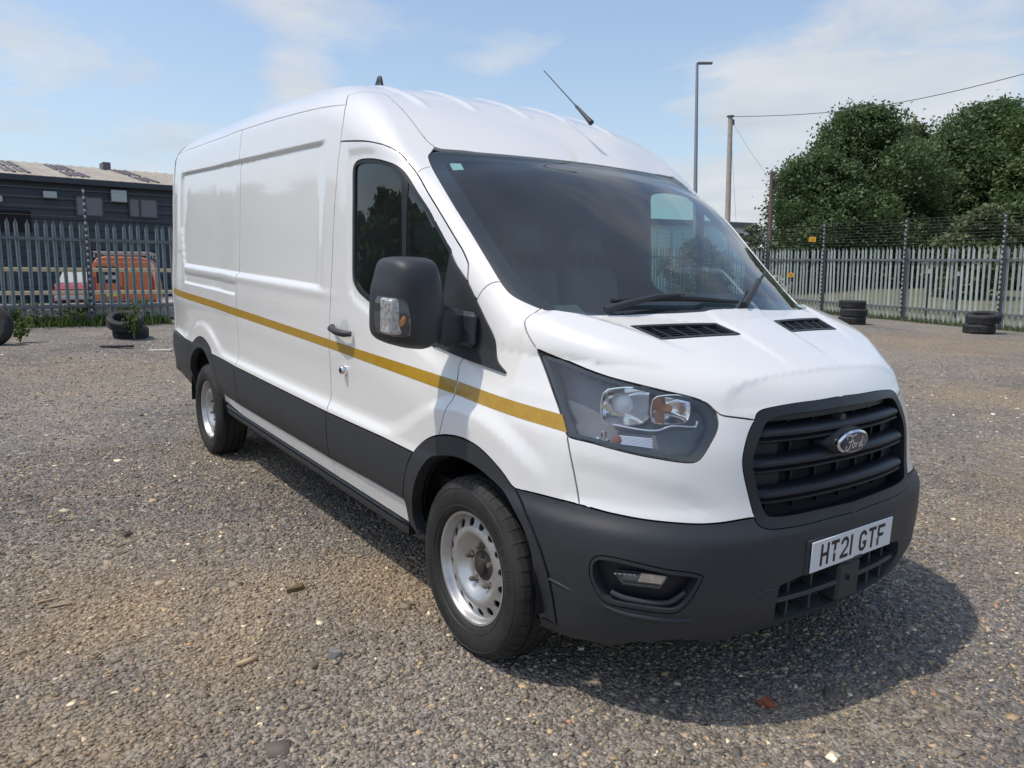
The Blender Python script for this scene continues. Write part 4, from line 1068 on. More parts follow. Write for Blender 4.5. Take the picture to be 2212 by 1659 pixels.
sticker=[(-652, -741, 1942), (-640, -687, 1944), (-593, -701, 1914), (-601, -752, 1908)]
frit=[(222, -654, 1348), (37, -823, 1398), (-26, -846, 1435)]
mirror=[(-1303, 1398), (-1292, 1447), (-1282, 1487), (-1271, 1511), (-1238, 1524), (-1159, 1526), (-1106, 1522), (-1088, 1499), (-1069, 1448), (-1057, 1396), (-1049, 1344), (-1052, 1281), (-1073, 1207), (-1112, 1185), (-1154, 1184), (-1212, 1193), (-1269, 1211), (-1294, 1232), (-1302, 1258)]
mirlens=[(-1328, 1382), (-1284, 1379), (-1268, 1366), (-1257, 1336), (-1250, 1276), (-1253, 1246), (-1294, 1245), (-1327, 1247), (-1335, 1269), (-1339, 1318), (-1337, 1362)]
handle=[(-1253, -1030, 1161), (-1173, -1028, 1182), (-1009, -1023, 1160), (-1014, -1024, 1130), (-1195, -1029, 1139)]
# tables make the profile curves quick to evaluate
def table(f, a, b, n=6000):
    xs = np.linspace(a, b, n); ys = f(xs); ds = np.gradient(ys, xs)
    k = np.ones(9) / 9
    return (lambda q: np.interp(q, xs, ys)), (lambda q: np.interp(q, xs, ds))
_T = {}
for _n, _f, _a, _b in (('Wz', Wz, 0, 2.8), ('x0', x0, 0, 1.6), ('cf', cf, 0, 1.3), ('hood', hood, -1, 1.4), ('wr', wr, -5.2, 1.2), ('wcr', wcr, -5.2, 1.2), ('rtop', rtop, -5.2, 1.2), ('czf', czf, 0, 1.6)):
    _g, _d = table(_f, _a, _b)
    _T[_g] = _d
    globals()[_n] = _g
def D(f, x, e=1e-3):
    return _T[f](x)

RAKE = 0.0277
def rake(P):                       # body frame (level) -> van frame (standing on its wheels)
    P = np.asarray(P, float); c, s = math.cos(RAKE), math.sin(RAKE)
    x, z = P[..., 0], P[..., 2] - .345
    return np.stack([c * x + s * z, P[..., 1], .345 - s * x + c * z], -1)
def rake_n(N):
    c, s = math.cos(RAKE), math.sin(RAKE)
    return np.stack([c * N[..., 0] + s * N[..., 2], N[..., 1], -s * N[..., 0] + c * N[..., 2]], -1)

# small pressed detail, added along the surface normal (negative = pressed in)
def box_sd(a, b, a0, a1, b0, b1, r):
    qa = np.abs(a - (a0 + a1) / 2) - (a1 - a0) / 2 + r; qb = np.abs(b - (b0 + b1) / 2) - (b1 - b0) / 2 + r
    return np.hypot(np.maximum(qa, 0), np.maximum(qb, 0)) + np.minimum(np.maximum(qa, qb), 0) - r
def detail(P):
    x, y, z = P[..., 0], np.abs(P[..., 1]), P[..., 2]
    side = sst((y - .76) / .05) * sst((x + 9) / .1) * sst((.45 - x) / .2)
    d = np.zeros_like(x)
    # big pressing of the load panel, its front end fades out
    rec = np.maximum(box_sd(x, z, -4.50, -1.2, 1.337, 2.058, .05), (-(x + 4.49) * .93 - (z - 1.62) * .36))
    d -= .015 * sst(.5 - rec / .024) * sst((-1.40 - x) / .16)
    r2 = box_sd(x, z, -4.33, -2.905, 1.197, 1.272, .006)
    d -= .011 * sst(.5 - r2 / .02)
    # flares round the wheels and along the sill
    f1 = np.hypot(x + .045, z - .345) - .632; f2 = np.hypot(x + 3.80, z - .276) - .632; f3 = z - .757
    k = .05
    fl = -k * np.log(np.exp(-np.clip(f1, -1, 1) / k) + np.exp(-np.clip(f2, -1, 1) / k) + np.exp(-np.clip(f3, -1, 1) / k))
    d += .020 * sst(.5 - fl / .07)
    d *= side
    # swage under the load panel, fading into the door
    d += .006 * np.exp(-((z - 1.305) / .02) ** 2) * side * sst((x + 4.4) / .1) * sst((-1.15 - x) / .3)
    # window surround pressed a touch inwards
    top = np.interp(x, [-1.12, -.9, -.70, -.34, -.2], [1.945, 1.942, 1.888, 1.592, 1.46])
    bot = np.interp(x, [-1.12, -1.04, -.84, -.30], [1.40, 1.345, 1.28, 1.15])
    xr = np.interp(z, [1.30, 1.38, 1.6, 1.93], [-1.05, -1.073, -1.098, -1.116])
    w = np.maximum(np.maximum(z - top, bot - z) * .8, xr - x)
    d -= .007 * side * sst(.5 - (w - .032) / .04) * sst((-.2 - x) / .1)
    # roof ribs
    t = (y - .0)
    for yc in (0.0, .33, .62):
        end = -1.03 - .02 * yc
        d += .010 * sst(1.0 - np.abs(y - yc) / .045) * sst((end - x) / .10) * sst((z - 1.9) / .1)
    # bonnet: raised middle and shoulder creases
    top_ = sst((x - .12) / .05) * sst((z - 1.03) / .06)
    ec = .155 - .05 * (x - .5)
    d += .007 * top_ * sst((ec - y) / .035 + .5) * sst((.80 - x) / .25)
    es = .675 - .55 * (x - .27)
    d += .008 * top_ * sst((y - es) / .05 + .5) * sst((.66 - x) / .25)
    d -= .0045 * sst((x - .762) / .016) * sst((z - 1.06) / .03) * sst((.56 - y) / .08)
    # fold across the nose below the lamps
    zf = np.interp(x, [.5, .63, .78, .83], [.885, .866, .825, .77])
    d -= .006 * sst((zf - z) / .07 + .5) * sst((z - .735) / .04) * sst((x - .44) / .08) * sst((.86 - x) / .06)
    return d

DV = np.array([.50, -.62, .60]); DV /= np.linalg.norm(DV)       # drawing direction of the pattern sheet
E1 = np.array([.62, .50, 0.]); E1 /= np.linalg.norm(E1)
E2 = np.cross(DV, E1)
def to2(P):
    P = np.asarray(P, float); return np.stack([P @ E1, P @ E2], -1)
def trace_rays(O, Dr, n=60, far=8.):
    t = np.zeros(len(O)); act = np.arange(len(O))
    for _ in range(n):
        d = sdf(O[act] + Dr[act] * t[act, None])
        t[act] = np.minimum(t[act] + np.clip(d * .85, -.05, .8), far)
        act = act[np.abs(d) > 1.5e-4]
        if not len(act): break
    return O + Dr * t[:, None]
def lift(q):
    q = np.asarray(q, float)
    O = q[:, :1] * E1 + q[:, 1:] * E2 + DV * 3.6
    return trace_rays(O, np.repeat(-DV[None], len(q), 0))
def onside(L):                     # (x,z) on the right flank -> points
    L = np.asarray(L, float)
    O = np.stack([L[:, 0], np.full(len(L), -1.4), L[:, 1]], 1)
    return trace_rays(O, np.repeat(np.array([[0, 1., 0]]), len(L), 0), far=1.0)
def ontop(L):
    L = np.asarray(L, float)
    O = np.stack([L[:, 0], L[:, 1], np.full(len(L), 3.0)], 1)
    return trace_rays(O, np.repeat(np.array([[0, 0, -1.]]), len(L), 0), far=2.9)
def onfront(L):                    # (y,z)
    L = np.asarray(L, float)
    O = np.stack([np.full(len(L), 1.6), L[:, 0], L[:, 1]], 1)
    return trace_rays(O, np.repeat(np.array([[-1., 0, 0]]), len(L), 0), far=2.0)
def mm(L): return np.array(L, float) / 1000.
def dense(P, h=.02):
    out_ = [P[0]]
    for a, b in zip(P[:-1], P[1:]):
        n = max(1, int(np.ceil(np.linalg.norm(b - a) / h)))
        for i in range(1, n + 1): out_.append(a + (b - a) * i / n)
    return np.array(out_)
def spline(P, h=.02, closed=False, sharp=48):
    """Catmull-Rom through points, keeping sharp corners"""
    P = np.asarray(P, float); n = len(P); out_ = []
    def corner(i):
        if not closed and (i == 0 or i == n - 1): return True
        a = P[i] - P[i - 1]; b = P[(i + 1) % n] - P[i]
        c = a @ b / (np.linalg.norm(a) * np.linalg.norm(b) + 1e-12)
        return c < math.cos(math.radians(sharp))
    for i in range(n if closed else n - 1):
        p1, p2 = P[i], P[(i + 1) % n]
        L = np.linalg.norm(p2 - p1)
        p0 = p1 - (p2 - p1) if corner(i) else P[i - 1]
        p3 = p2 + (p2 - p1) if corner((i + 1) % n) else P[(i + 2) % n]
        m1 = (p2 - p0) / (np.linalg.norm(p2 - p1) + np.linalg.norm(p1 - p0)) * L
        m2 = (p3 - p1) / (np.linalg.norm(p3 - p2) + np.linalg.norm(p2 - p1)) * L
        k = max(1, int(np.ceil(L / h)))
        for j in range(k):
            t = j / k
            out_.append((2*t**3-3*t**2+1)*p1 + (t**3-2*t**2+t)*m1 + (-2*t**3+3*t**2)*p2 + (t**3-t**2)*m2)
    if not closed: out_.append(P[-1])
    return np.array(out_)
def normals_at(P):
    e = 1.5e-3
    g = np.stack([sdf(P + np.eye(3)[i] * e) - sdf(P - np.eye(3)[i] * e) for i in range(3)], -1)
    g /= np.linalg.norm(g, axis=-1, keepdims=True)
    return g
def finish(P):
    """press the detail in: final points and shading normals"""
    n = normals_at(P)
    d = detail(P)
    e = 3e-3
    dg = np.stack([(detail(P + np.eye(3)[i] * e) - detail(P - np.eye(3)[i] * e)) / (2 * e) for i in range(3)], -1)
    dg -= (dg * n).sum(-1, keepdims=True) * n
    n2 = n - dg; n2 /= np.linalg.norm(n2, axis=-1, keepdims=True)
    return P + n * d[:, None], n2, n

def panel_mesh(name, P, N, F, bedges, depth, mat_, mirror=False, offset=0.0, Nb=None):
    """surface triangles F on points P with normals N; walls of `depth` along open edges"""
    Nb = N if Nb is None else Nb
    P = P + Nb * offset
    F = [tuple(f) for f in F]
    bv = sorted({i for e in bedges for i in e})
    if mirror:
        n = len(P); ctr = np.abs(P[:, 1]) < .0006
        P = P.copy(); P[ctr, 1] = 0; N = N.copy(); N[ctr, 1] = 0; N /= np.linalg.norm(N, axis=1, keepdims=True)
        mp_ = np.arange(n); k = n
        for i in range(n):
            if not ctr[i]: mp_[i] = k; k += 1
        Pm = P[~ctr] * [1, -1, 1]; Nm = N[~ctr] * [1, -1, 1]
        Nb = np.concatenate([Nb, Nb[~ctr] * [1, -1, 1]])
        P = np.concatenate([P, Pm]); N = np.concatenate([N, Nm])
        F = F + [tuple(mp_[i] for i in f[::-1]) for f in F]
        bedges = list(bedges) + [(mp_[b], mp_[a]) for a, b in bedges]
    V = list(P); faces = list(F); LN = [N[i] for f in F for i in f]
    if abs(depth) > 1e-6:
        idx = {}
        def low(i):
            if i not in idx:
                idx[i] = len(V); V.append(P[i] - Nb[i] * depth)
            return idx[i]
        for a, b in bedges:
            la, lb = low(a), low(b)
            f = (b, a, la, lb) if depth > 0 else (a, b, lb, la)
            nn = np.cross(np.asarray(V[f[1]]) - V[f[0]], np.asarray(V[f[2]]) - V[f[0]])
            nn = nn / (np.linalg.norm(nn) + 1e-12)
            faces.append(f); LN += [nn] * 4
    V = rake(np.array(V)); LN = rake_n(np.array(LN))
    me = bpy.data.meshes.new(name)
    me.from_pydata([tuple(v) for v in V], [], faces)
    me.update()
    me.polygons.foreach_set("use_smooth", np.ones(len(me.polygons), dtype=bool))
    me.normals_split_custom_set([tuple(v) for v in LN])
    me.materials.append(mat_)
    return me

def biggest(F):
    """drop crumbs: keep the connected pieces of more than a few triangles"""
    par = {}
    def find(a):
        while par[a] != a:
            par[a] = par[par[a]]; a = par[a]
        return a
    for f in F:
        for v in f: par.setdefault(v, v)
        r = find(f[0])
        for v in f[1:]:
            q_ = find(v)
            if q_ != r: par[q_] = r
    n = {}
    for f in F: n[find(f[0])] = n.get(find(f[0]), 0) + 1
    m = max(n.values())
    return [f for f in F if n[find(f[0])] > min(14, .4 * m)]
def patch(name, outline, mat_, parent, offset=0.0, depth=0.0, h=.022, hole=None, mirror=False, lift_pts=True):
    """a sheet cut to a closed outline on the body, lifted by offset, with walls going `depth` inwards"""
    loops = [to2(outline)] + ([to2(hole)] if hole is not None else [])
    pts = []; faces = []
    for L in loops:
        o = len(pts); pts += [tuple(p) for p in L]; faces.append(list(range(o, o + len(L))))
    # area orientation
    for i, L in enumerate(loops):
        a = np.sum(L[:, 0] * np.roll(L[:, 1], -1) - L[:, 1] * np.roll(L[:, 0], -1))
        if a < 0: faces[i] = faces[i][::-1]
    lo, hi = loops[0].min(0), loops[0].max(0)
    gx = np.arange(lo[0] + h * .6, hi[0], h); gy = np.arange(lo[1] + h * .6, hi[1], h * .87)
    X, Y = np.meshgrid(gx, gy); X = X + (np.arange(len(gy)) % 2)[:, None] * h * .5
    g = np.stack([X.ravel(), Y.ravel()], 1)
    bp_ = np.concatenate(loops)
    if len(g):
        dmin = np.min(np.hypot(g[:, None, 0] - bp_[None, :, 0], g[:, None, 1] - bp_[None, :, 1]), axis=1) if len(g) * len(bp_) < 4e6 else np.full(len(g), 1.)
        g = g[dmin > h * .45]
    vs = [Vector(p) for p in pts] + [Vector(p) for p in g]
    r = delaunay_2d_cdt(vs, [], faces, 0, 1e-7)
    q = np.array([(v.x, v.y) for v in r[0]])
    C_ = q[np.array([f[:3] for f in r[2]])].mean(1)
    ok = inside(loops[0], C_)
    if hole is not None: ok &= ~inside(loops[1], C_)
    F = biggest([tuple(f) for f, k in zip(r[2], ok) if k])
    used = sorted({i for f in F for i in f}); mp_ = {u: k for k, u in enumerate(used)}
    F = [tuple(mp_[i] for i in f) for f in F]
    P = lift(q[used])
    P, N, Nb = finish(P)
    cnt = {}
    for f in F:
        for a, b in zip(f, f[1:] + f[:1]): cnt[(a, b)] = 1
    be = [(a, b) for (a, b) in cnt if (b, a) not in cnt and not (mirror and abs(P[a, 1]) < .0006 and abs(P[b, 1]) < .0006)]
    me = panel_mesh(name, P, N, F, be, depth, mat_, mirror, offset, Nb)
    return link(bpy.data.objects.new(name, me), parent)

def inset(P, d):
    """move a closed outline inwards on the pattern sheet by about d"""
    q = to2(P)
    a = np.sum(q[:, 0] * np.roll(q[:, 1], -1) - q[:, 1] * np.roll(q[:, 0], -1))
    e = np.roll(q, -1, 0) - q
    e /= np.linalg.norm(e, axis=1, keepdims=True) + 1e-12
    nrm = np.stack([-e[:, 1], e[:, 0]], 1) * (1 if a > 0 else -1)
    nv = nrm + np.roll(nrm, 1, 0); nv /= np.linalg.norm(nv, axis=1, keepdims=True) + 1e-12
    c = np.clip((nv * nrm).sum(1), .5, 1)
    return lift(q + nv * (d / c)[:, None])

# ------------------------------------------------------------------ outlines of the panels (body frame)
SD = lambda L: onside(np.array(L, float))
bp_line = np.concatenate([SD([(-1.300, .372), (-1.300, .72), (-1.302, 1.1), (-1.302, 1.32), (-1.301, 1.592), (-1.291, 1.758), (-1.267, 1.952), (-1.251, 2.042)])])
bp_top = mm([(-1246, -976, 2137), (-1306, -936, 2225), (-1343, -917, 2251), (-1390, -888, 2286)])
dt = spline(mm(doortop))
dfr = spline(mm(doorfront), sharp=80)
aps = spline(mm(apillarseam)); rfs = spline(mm(roofseam))
hl = spline(mm(headlight), closed=True, h=.015)
hlp = mm(headlight)
gut = np.concatenate([SD([(-4.86, 2.238)]), mm(gutter)])
ws = mm(windscreen[:15]); wsb = mm(wsbase[:7])
wtop = mm([(-628, 57, 1989)])
CY = 0.0
ws_half = np.concatenate([ws[:14], ontop([(-.632, CY)])])
ws_side = spline(ws_half, sharp=60)
wsb_half = np.concatenate([wsb[:6], ontop([(.358, CY)])])
wsb_s = spline(wsb_half)
hg = spline(mm([(109, -797, 1356), (113, -850, 1332), (123, -878, 1313), (153, -892, 1288), (194, -895, 1251), (225, -892, 1224)]))
CENTER = lambda xs: ontop([(x, CY) for x in xs])
FRONTC = lambda zs: onfront([(CY, z) for z in zs])
hood_tip = mm([(755, -585, 1089)])
hl_top = spline(hlp[:10]); hl_bot = spline(hlp[9:24]); hl_rear = spline(np.concatenate([hlp[23:], hlp[:1]]))
hf = spline(mm([(755, -585, 1089), (776, -567, 1068), (793, -539, 1061), (828, -452, 1048)]))
gr_up = spline(np.concatenate([mm([(828, -452, 1048), (825, -441, 1063), (825, -422, 1074), (828, -399, 1080), (839, -325, 1087), (856, -152, 1093)]), onfront([(CY, 1.095)])]))
gr_side = spline(mm([(890, -490, 738), (865, -505, 824), (852, -517, 884), (844, -517, 924), (839, -506, 964), (832, -482, 1009), (828, -452, 1048)]))
gr_low = spline(np.concatenate([mm([(890, -490, 738), (896, -486, 724), (907, -467, 707), (919, -421, 697), (940, -278, 693), (949, -86, 692)]), onfront([(CY, .692)])]))
bt = spline(mm(bumpertop))
ns = spline(mm(noseseam))
arch_o = mm(archclad)
ao = spline(arch_o)
ao_front = SD([(.281, .748), (.335, .70), (.385, .64), (.425, .57), (.452, .49), (.462, .40), (.462, .30)])
ai = spline(np.concatenate([mm(archin), SD([(.384, .38), (.378, .27)])]))
def arc(cx, cz, r, a0, a1, n=28):
    return [(cx + r * math.cos(math.radians(a0 + (a1 - a0) * i / n)), cz + r * math.sin(math.radians(a0 + (a1 - a0) * i / n))) for i in range(n + 1)]
RC = (-3.80, .276)
ra_o = SD(arc(*RC, .53, 168, 20)); ra_i = SD(arc(*RC, .44, 170, 5))

POLY = []      # (label, outline) in rising priority
def poly(label, *parts):
    P = np.concatenate(parts)
    POLY.append((label, dense(np.concatenate([P, P[:1]]), .022)[:-1]))
zb = .372
poly('side_rear', SD([(-4.87, .45), (-2.868, zb), (-2.868, .8), (-2.868, 1.5), (-2.868, 2.0), (-2.866, 2.256)]), gut[::-1][-3:] if False else SD([(-3.59, 2.2555), (-4.2, 2.246), (-4.86, 2.238), (-4.875, 2.0), (-4.878, 1.2)]))
poly('side_mid', SD([(-2.868, zb)]), bp_line[0:1], bp_line, bp_top[:2], SD([(-1.487, 2.235), (-1.752, 2.245), (-2.24, 2.255), (-2.866, 2.256), (-2.868, 2.0), (-2.868, 1.5), (-2.868, .8)]))
rear_c = CENTER(np.linspace(-.644, -4.86, 300))
poly('roof', SD([(-4.86, 2.238), (-4.2, 2.246), (-3.59, 2.2555), (-2.866, 2.256), (-2.24, 2.255), (-1.752, 2.245), (-1.487, 2.235)]), bp_top[1:], spline(mm(ditch)), ws_side[-46:] if False else spline(np.concatenate([mm([(-739, -766, 2000), (-722, -745, 1995), (-700, -640, 1996), (-677, -566, 1998), (-644, -276, 2001)]), ontop([(-.644, CY)])])), rear_c[1:], ontop([(-4.86, -.2), (-4.86, -.45), (-4.86, -.7)]))
poly('cab_side', bp_line[-1:], bp_top, spline(mm(ditch)), mm([(-722, -785, 1980), (-705, -808, 1966), (-686, -827, 1948), (-629, -842, 1904)]), rfs[::-1], mm(doortop)[1:7][::-1])
poly('a_pillar', rfs, spline(np.concatenate([mm([(-629, -842, 1904)]), mm(windscreen)[4:8][::-1], aps[-1:]])), aps[::-1], SD([(-.150, 1.40)]), mm(doortop)[8:][::-1])
poly('front_wing', dfr[::-1], SD([(-.165, 1.25), (-.158, 1.38)]), aps, spline(np.concatenate([aps[-1:], mm(windscreen)[1:3][::-1], hg[:1]])), hg, hl_rear[::-1], ns, bt[::-1][-12:] if False else spline(mm([(523, -927, 748), (417, -966, 750), (281, -996, 747)])), SD([(.30, .6), (-.2, .6)]))
poly('door', bp_line, dt, SD([(-.175, 1.36), (-.165, 1.25)]), dfr, SD([(-.22, .72), (-.42, .5), (-.425, zb)]))
poly('bonnet', hg, hl_top, hf, gr_up, FRONTC([1.098, 1.103, 1.108, 1.113, 1.118]), CENTER(np.linspace(.82, .36, 60)), wsb_s[::-1])
poly('nose', hf, gr_side[::-1], bt[::-1][:1], spline(mm([(889, -490, 739), (849, -614, 731), (804, -701, 730), (725, -797, 734), (626, -873, 740), (523, -927, 748)])), ns[::-1], hl_bot[::-1])
poly('windscreen', ws_side, CENTER(np.linspace(-.63, .356, 120)), wsb_s[::-1])
low_c = onfront([(CY, z) for z in np.linspace(.69, .305, 50)])
poly('bumper', bt, gr_low, low_c, onfront([(-.15, .305), (-.35, .30), (-.55, .288)]), mm([(0, 0, 0)])[:0], SD([(.62, .262), (.50, .255), (.43, .25), (.36, .25)]), SD([(.36, .6)]))
poly('grille_area', gr_side, gr_up, onfront([(CY, z) for z in np.linspace(1.09, .695, 50)]), gr_low[::-1])
poly('rear_corner_trim', SD([(-4.87, .36), (-4.1, .30), (-4.1, .727), (-4.3, .727), (-4.875, .735)]))
poly('mid_clad_rear', SD([(-2.868, .452), (-2.868, .711), (-3.30, .713), (-3.9, .714), (-3.9, .30), (-3.36, .45)]))
poly('mid_clad', SD([(-1.300, .468), (-1.300, .709), (-2.0, .709), (-2.868, .711), (-2.868, .452), (-2.2, .457)]))
poly('door_clad', SD([(-1.300, .709), (-1.300, .468), (-.846, .485), (-.487, .492), (-.40, .5), (-.35, .716), (-.67, .717)]))
poly('rear_arch_trim', ra_o, SD([(-3.36, .25), (-4.32, .25)]))
poly('arch_trim', SD([(-.50, .37)]), ao, ao_front[1:], SD([(.0, .25), (-.42, .33)]))
poly('headlight', hl)
poly('door_glass_seal', spline(np.concatenate([mm(window), SD([(-.30, 1.33), (-.33, 1.172)]), mm(windowlow)[::-1]]), closed=True))
VENT = spline(np.concatenate([mm(vent)]), closed=True, h=.02)
poly('vent', VENT)
FOG = spline(mm(fog), closed=True, h=.015)
poly('fog', FOG)
LOWG = np.concatenate([spline(np.concatenate([mm([(928, -372, 372), (935, -388, 430), (939, -380, 493), (950, -250, 506)]), onfront([(CY, .506)])])), onfront([(CY, z) for z in np.linspace(.48, .36, 6)]), spline(np.concatenate([onfront([(CY, .352)]), onfront([(-.2, .352), (-.33, .357)]), mm([(928, -372, 372)])]))[:-1]])
poly('lowgrille', LOWG)
poly('void', ai, SD([(.30, .20), (-.40, .20)]))
poly('void', ra_i, SD([(-3.40, .20), (-4.22, .20)]))

# crease lines keep the pressed edges crisp
CREASE = []
def crease(P): CREASE.append(dense(np.asarray(P), .03))
for dz in (-.015, -.0065, .0, .0065, .015):
    crease(SD([(-1.5, 2.058 + dz), (-4.42, 2.058 + dz)])); crease(SD([(-1.5, 1.337 - dz), (-4.30, 1.337 - dz)]))
    crease(SD([(-4.490 - dz, 2.0), (-4.490 - dz, 1.62)]))
for z in (1.185, 1.191, 1.197, 1.204, 1.211, 1.258, 1.265, 1.272, 1.278, 1.284): crease(SD([(-4.32, z), (-2.915, z)]))

def inside(q, g):
    ins = np.zeros(len(g), bool)
    lo, hi = q.min(0), q.max(0)
    sel = np.where((g[:, 0] >= lo[0]) & (g[:, 0] <= hi[0]) & (g[:, 1] >= lo[1]) & (g[:, 1] <= hi[1]))[0]
    gg = g[sel]; r = np.zeros(len(gg), bool)
    j = len(q) - 1
    for i in range(len(q)):
        yi, yj = q[i, 1], q[j, 1]
        if yi != yj:
            c = (yi > gg[:, 1]) != (yj > gg[:, 1])
            xi = (q[j, 0] - q[i, 0]) * (gg[:, 1] - yi) / (yj - yi) + q[i, 0]
            r ^= c & (gg[:, 0] < xi)
        j = i
    ins[sel] = r
    return ins

def build_sheet(h=.0175):
    pts = []; faces = []; edges = []
    for lab, P in POLY:
        q = to2(P)
        a = np.sum(q[:, 0] * np.roll(q[:, 1], -1) - q[:, 1] * np.roll(q[:, 0], -1))
        if a < 0: q = q[::-1]
        o = len(pts); pts += [tuple(p) for p in q]; faces.append(list(range(o, o + len(q))))
    for P in CREASE:
        q = to2(P); o = len(pts); pts += [tuple(p) for p in q]
        edges += [(o + i, o + i + 1) for i in range(len(q) - 1)]
    bpts = np.array(pts)
    lo, hi = bpts.min(0), bpts.max(0)
    gx = np.arange(lo[0], hi[0], h); gy = np.arange(lo[1], hi[1], h * .87)
    X, Y = np.meshgrid(gx, gy); X = X + (np.arange(len(gy)) % 2)[:, None] * h * .5
    g = np.stack([X.ravel(), Y.ravel()], 1)
    # drop points that crowd an outline (coarse hash)
    occ = set()
    for p in np.floor((bpts - lo) / (h * .6)).astype(int): occ.add((p[0], p[1]))
    gi = np.floor((g - lo) / (h * .6)).astype(int)
    keep = np.array([(a, b) not in occ for a, b in gi])
    g = g[keep]
    ok = np.zeros(len(g), bool)
    for (lab, P) in POLY[:16]: ok |= inside(to2(P), g)
    g = g[ok]
    r = delaunay_2d_cdt([Vector(p) for p in pts] + [Vector(p) for p in g], edges, faces, 0, 1e-6)
    q = np.array([(v.x, v.y) for v in r[0]])
    F = r[2]
    C_ = q[np.array([f[:3] for f in F])].mean(1)
    lab = np.full(len(F), -1)
    for i, (l, P) in enumerate(POLY): lab[inside(to2(P), C_)] = i
    return q, F, [POLY[i][0] if i >= 0 else None for i in lab]

SHEET_Q, SHEET_F, SHEET_L = build_sheet()
SHEET_P = lift(SHEET_Q)
GAP = {'windscreen': .0, 'door_glass_seal': 0.0005}
def sheet_panel(label, name, mat_, parent, gap=.0029, depth=.016, mirror=False, offset=0.0):
    F = biggest([tuple(f) for f, l in zip(SHEET_F, SHEET_L) if l == label])
    used = sorted({i for f in F for i in f}); mp_ = {u: k for k, u in enumerate(used)}
    F = [tuple(mp_[i] for i in f) for f in F]
    q = SHEET_Q[used].copy(); P = SHEET_P[used].copy()
    cnt = set()
    for f in F:
        for a, b in zip(f, f[1:] + f[:1]): cnt.add((a, b))
    be = [(a, b) for (a, b) in cnt if (b, a) not in cnt and not (mirror and abs(P[a, 1]) < .0006 and abs(P[b, 1]) < .0006)]
    mv = np.zeros((len(q), 2)); 
    for a, b in be:
        e = q[b] - q[a]; e /= np.linalg.norm(e) + 1e-12
        n = np.array([-e[1], e[0]]); mv[a] += n; mv[b] += n
    l = np.linalg.norm(mv, axis=1); bi = np.where(l > 1e-6)[0]
    ctr = np.abs(P[:, 1]) < .0006
    if gap > 0 and len(bi):
        mv[bi] /= l[bi, None]
        if mirror:
            for i in bi:
                if ctr[i]:   # slide along the centre line only
                    mv[i] = 0
        q[bi] += mv[bi] * gap
        P[bi] = lift(q[bi])
    P, N, Nb = finish(P)
    me = panel_mesh(name, P, N, F, be, depth, mat_, mirror, offset, Nb)
    return link(bpy.data.objects.new(name, me), parent)
# ------------------------------------------------------------------ the van
van = empty("panel_van", (0, 0, 0), 0, "white long panel van with yellow side stripe and black bumper on gravel", "van")
mw = Matrix.Identity(4)
for i in range(3):
    for j in range(3): mw[i][j] = TILT[i][j]
van.matrix_world = mw
def B2(P): return rake(np.asarray(P, float))
def both(o):
    """the same part again on the far side"""
    def cp(a, parent, top):
        c = a.copy(); COL.objects.link(c); c.parent = parent
        if top: c.scale = (1, -1, 1)
        for ch in list(a.children): cp(ch, c, False)
        return c
    return cp(o, o.parent, True)
WP = M['white']; BP = M['black_plastic']

roof = sheet_panel('roof', 'roof', WP, van, mirror=True)
bonnet = sheet_panel('bonnet', 'bonnet', WP, van, mirror=True)
bumper = sheet_panel('bumper', 'bumper', BP, van, mirror=True, depth=.05)
tag(bumper, 'black plastic front bumper')
wscr = sheet_panel('windscreen', 'windscreen', M['screen'], van, gap=.0, depth=0.0, mirror=True, offset=-.004)
for lab_, nm_, m_ in (('side_rear', 'side_panel', WP), ('side_mid', 'side_panel', WP), ('cab_side', 'roof_side', WP), ('a_pillar', 'windscreen_pillar', WP),
                      ('front_wing', 'front_wing', WP), ('nose', 'front_corner_panel', WP), ('rear_corner_trim', 'rear_corner_trim', BP),
                      ('mid_clad_rear', 'side_cladding', BP), ('mid_clad', 'side_cladding', BP), ('rear_arch_trim', 'wheel_arch_trim', BP), ('arch_trim', 'wheel_arch_trim', BP)):
    o = sheet_panel(lab_, nm_, m_, van, offset=.004 if m_ is BP else 0, depth=.05 if 'arch' in nm_ else .018)
    both(o)

door = sheet_panel('door', 'front_door', WP, van)
clad = sheet_panel('door_clad', 'side_cladding', BP, door, offset=.004)
GLI = inset(POLY[[l for l, _ in POLY].index('door_glass_seal')][1], .013)
seal_out = POLY[[l for l, _ in POLY].index('door_glass_seal')][1]
patch('window_seal', seal_out, M['seal'], door, offset=-.003, depth=.02, hole=GLI)
patch('window_glass', inset(seal_out, .009), M['glass'], door, offset=-.010)
dv_ = SD([(-.711, 1.90), (-.668, 1.90), (-.640, 1.70), (-.630, 1.525), (-.618, 1.26), (-.652, 1.26), (-.662, 1.525), (-.679, 1.716)])
patch('window_bar', dense(np.concatenate([dv_, dv_[:1]]), .03)[:-1], M['seal'], door, offset=-.007, depth=.02)
# door handle, a greyer disc painting the shade of its dish, and the lock below
hb = MB()
hp = [(-1.235, -1.042, 1.158), (-1.20, -1.066, 1.152), (-1.12, -1.072, 1.144), (-1.05, -1.064, 1.142), (-1.025, -1.040, 1.143)]
hb.tube(B2(hp), [.013, .0165, .017, .0165, .013], 10)
h_ = hb.build('door_handle', BP, door, angle=50)
ds = SD(arc(-1.125, 1.163, .042, 0, 360, 20)[:-1])
patch('dish_shade', dense(np.concatenate([ds, ds[:1]]), .02)[:-1], mat('dish_shadow_paint', (.62, .63, .63), .3, coat=.5), h_, offset=.001)
lk = MB(); lk.lathe([(0, -1.052), (.016, -1.051), (.021, -1.046), (.024, -1.03), (.024, -1.0)], 20, 'y', (-1.119, 0, .955))
lk.V = [tuple(p) for p in B2(lk.V)]
lko = lk.build('lock_cover', M['chrome'], door, angle=40)
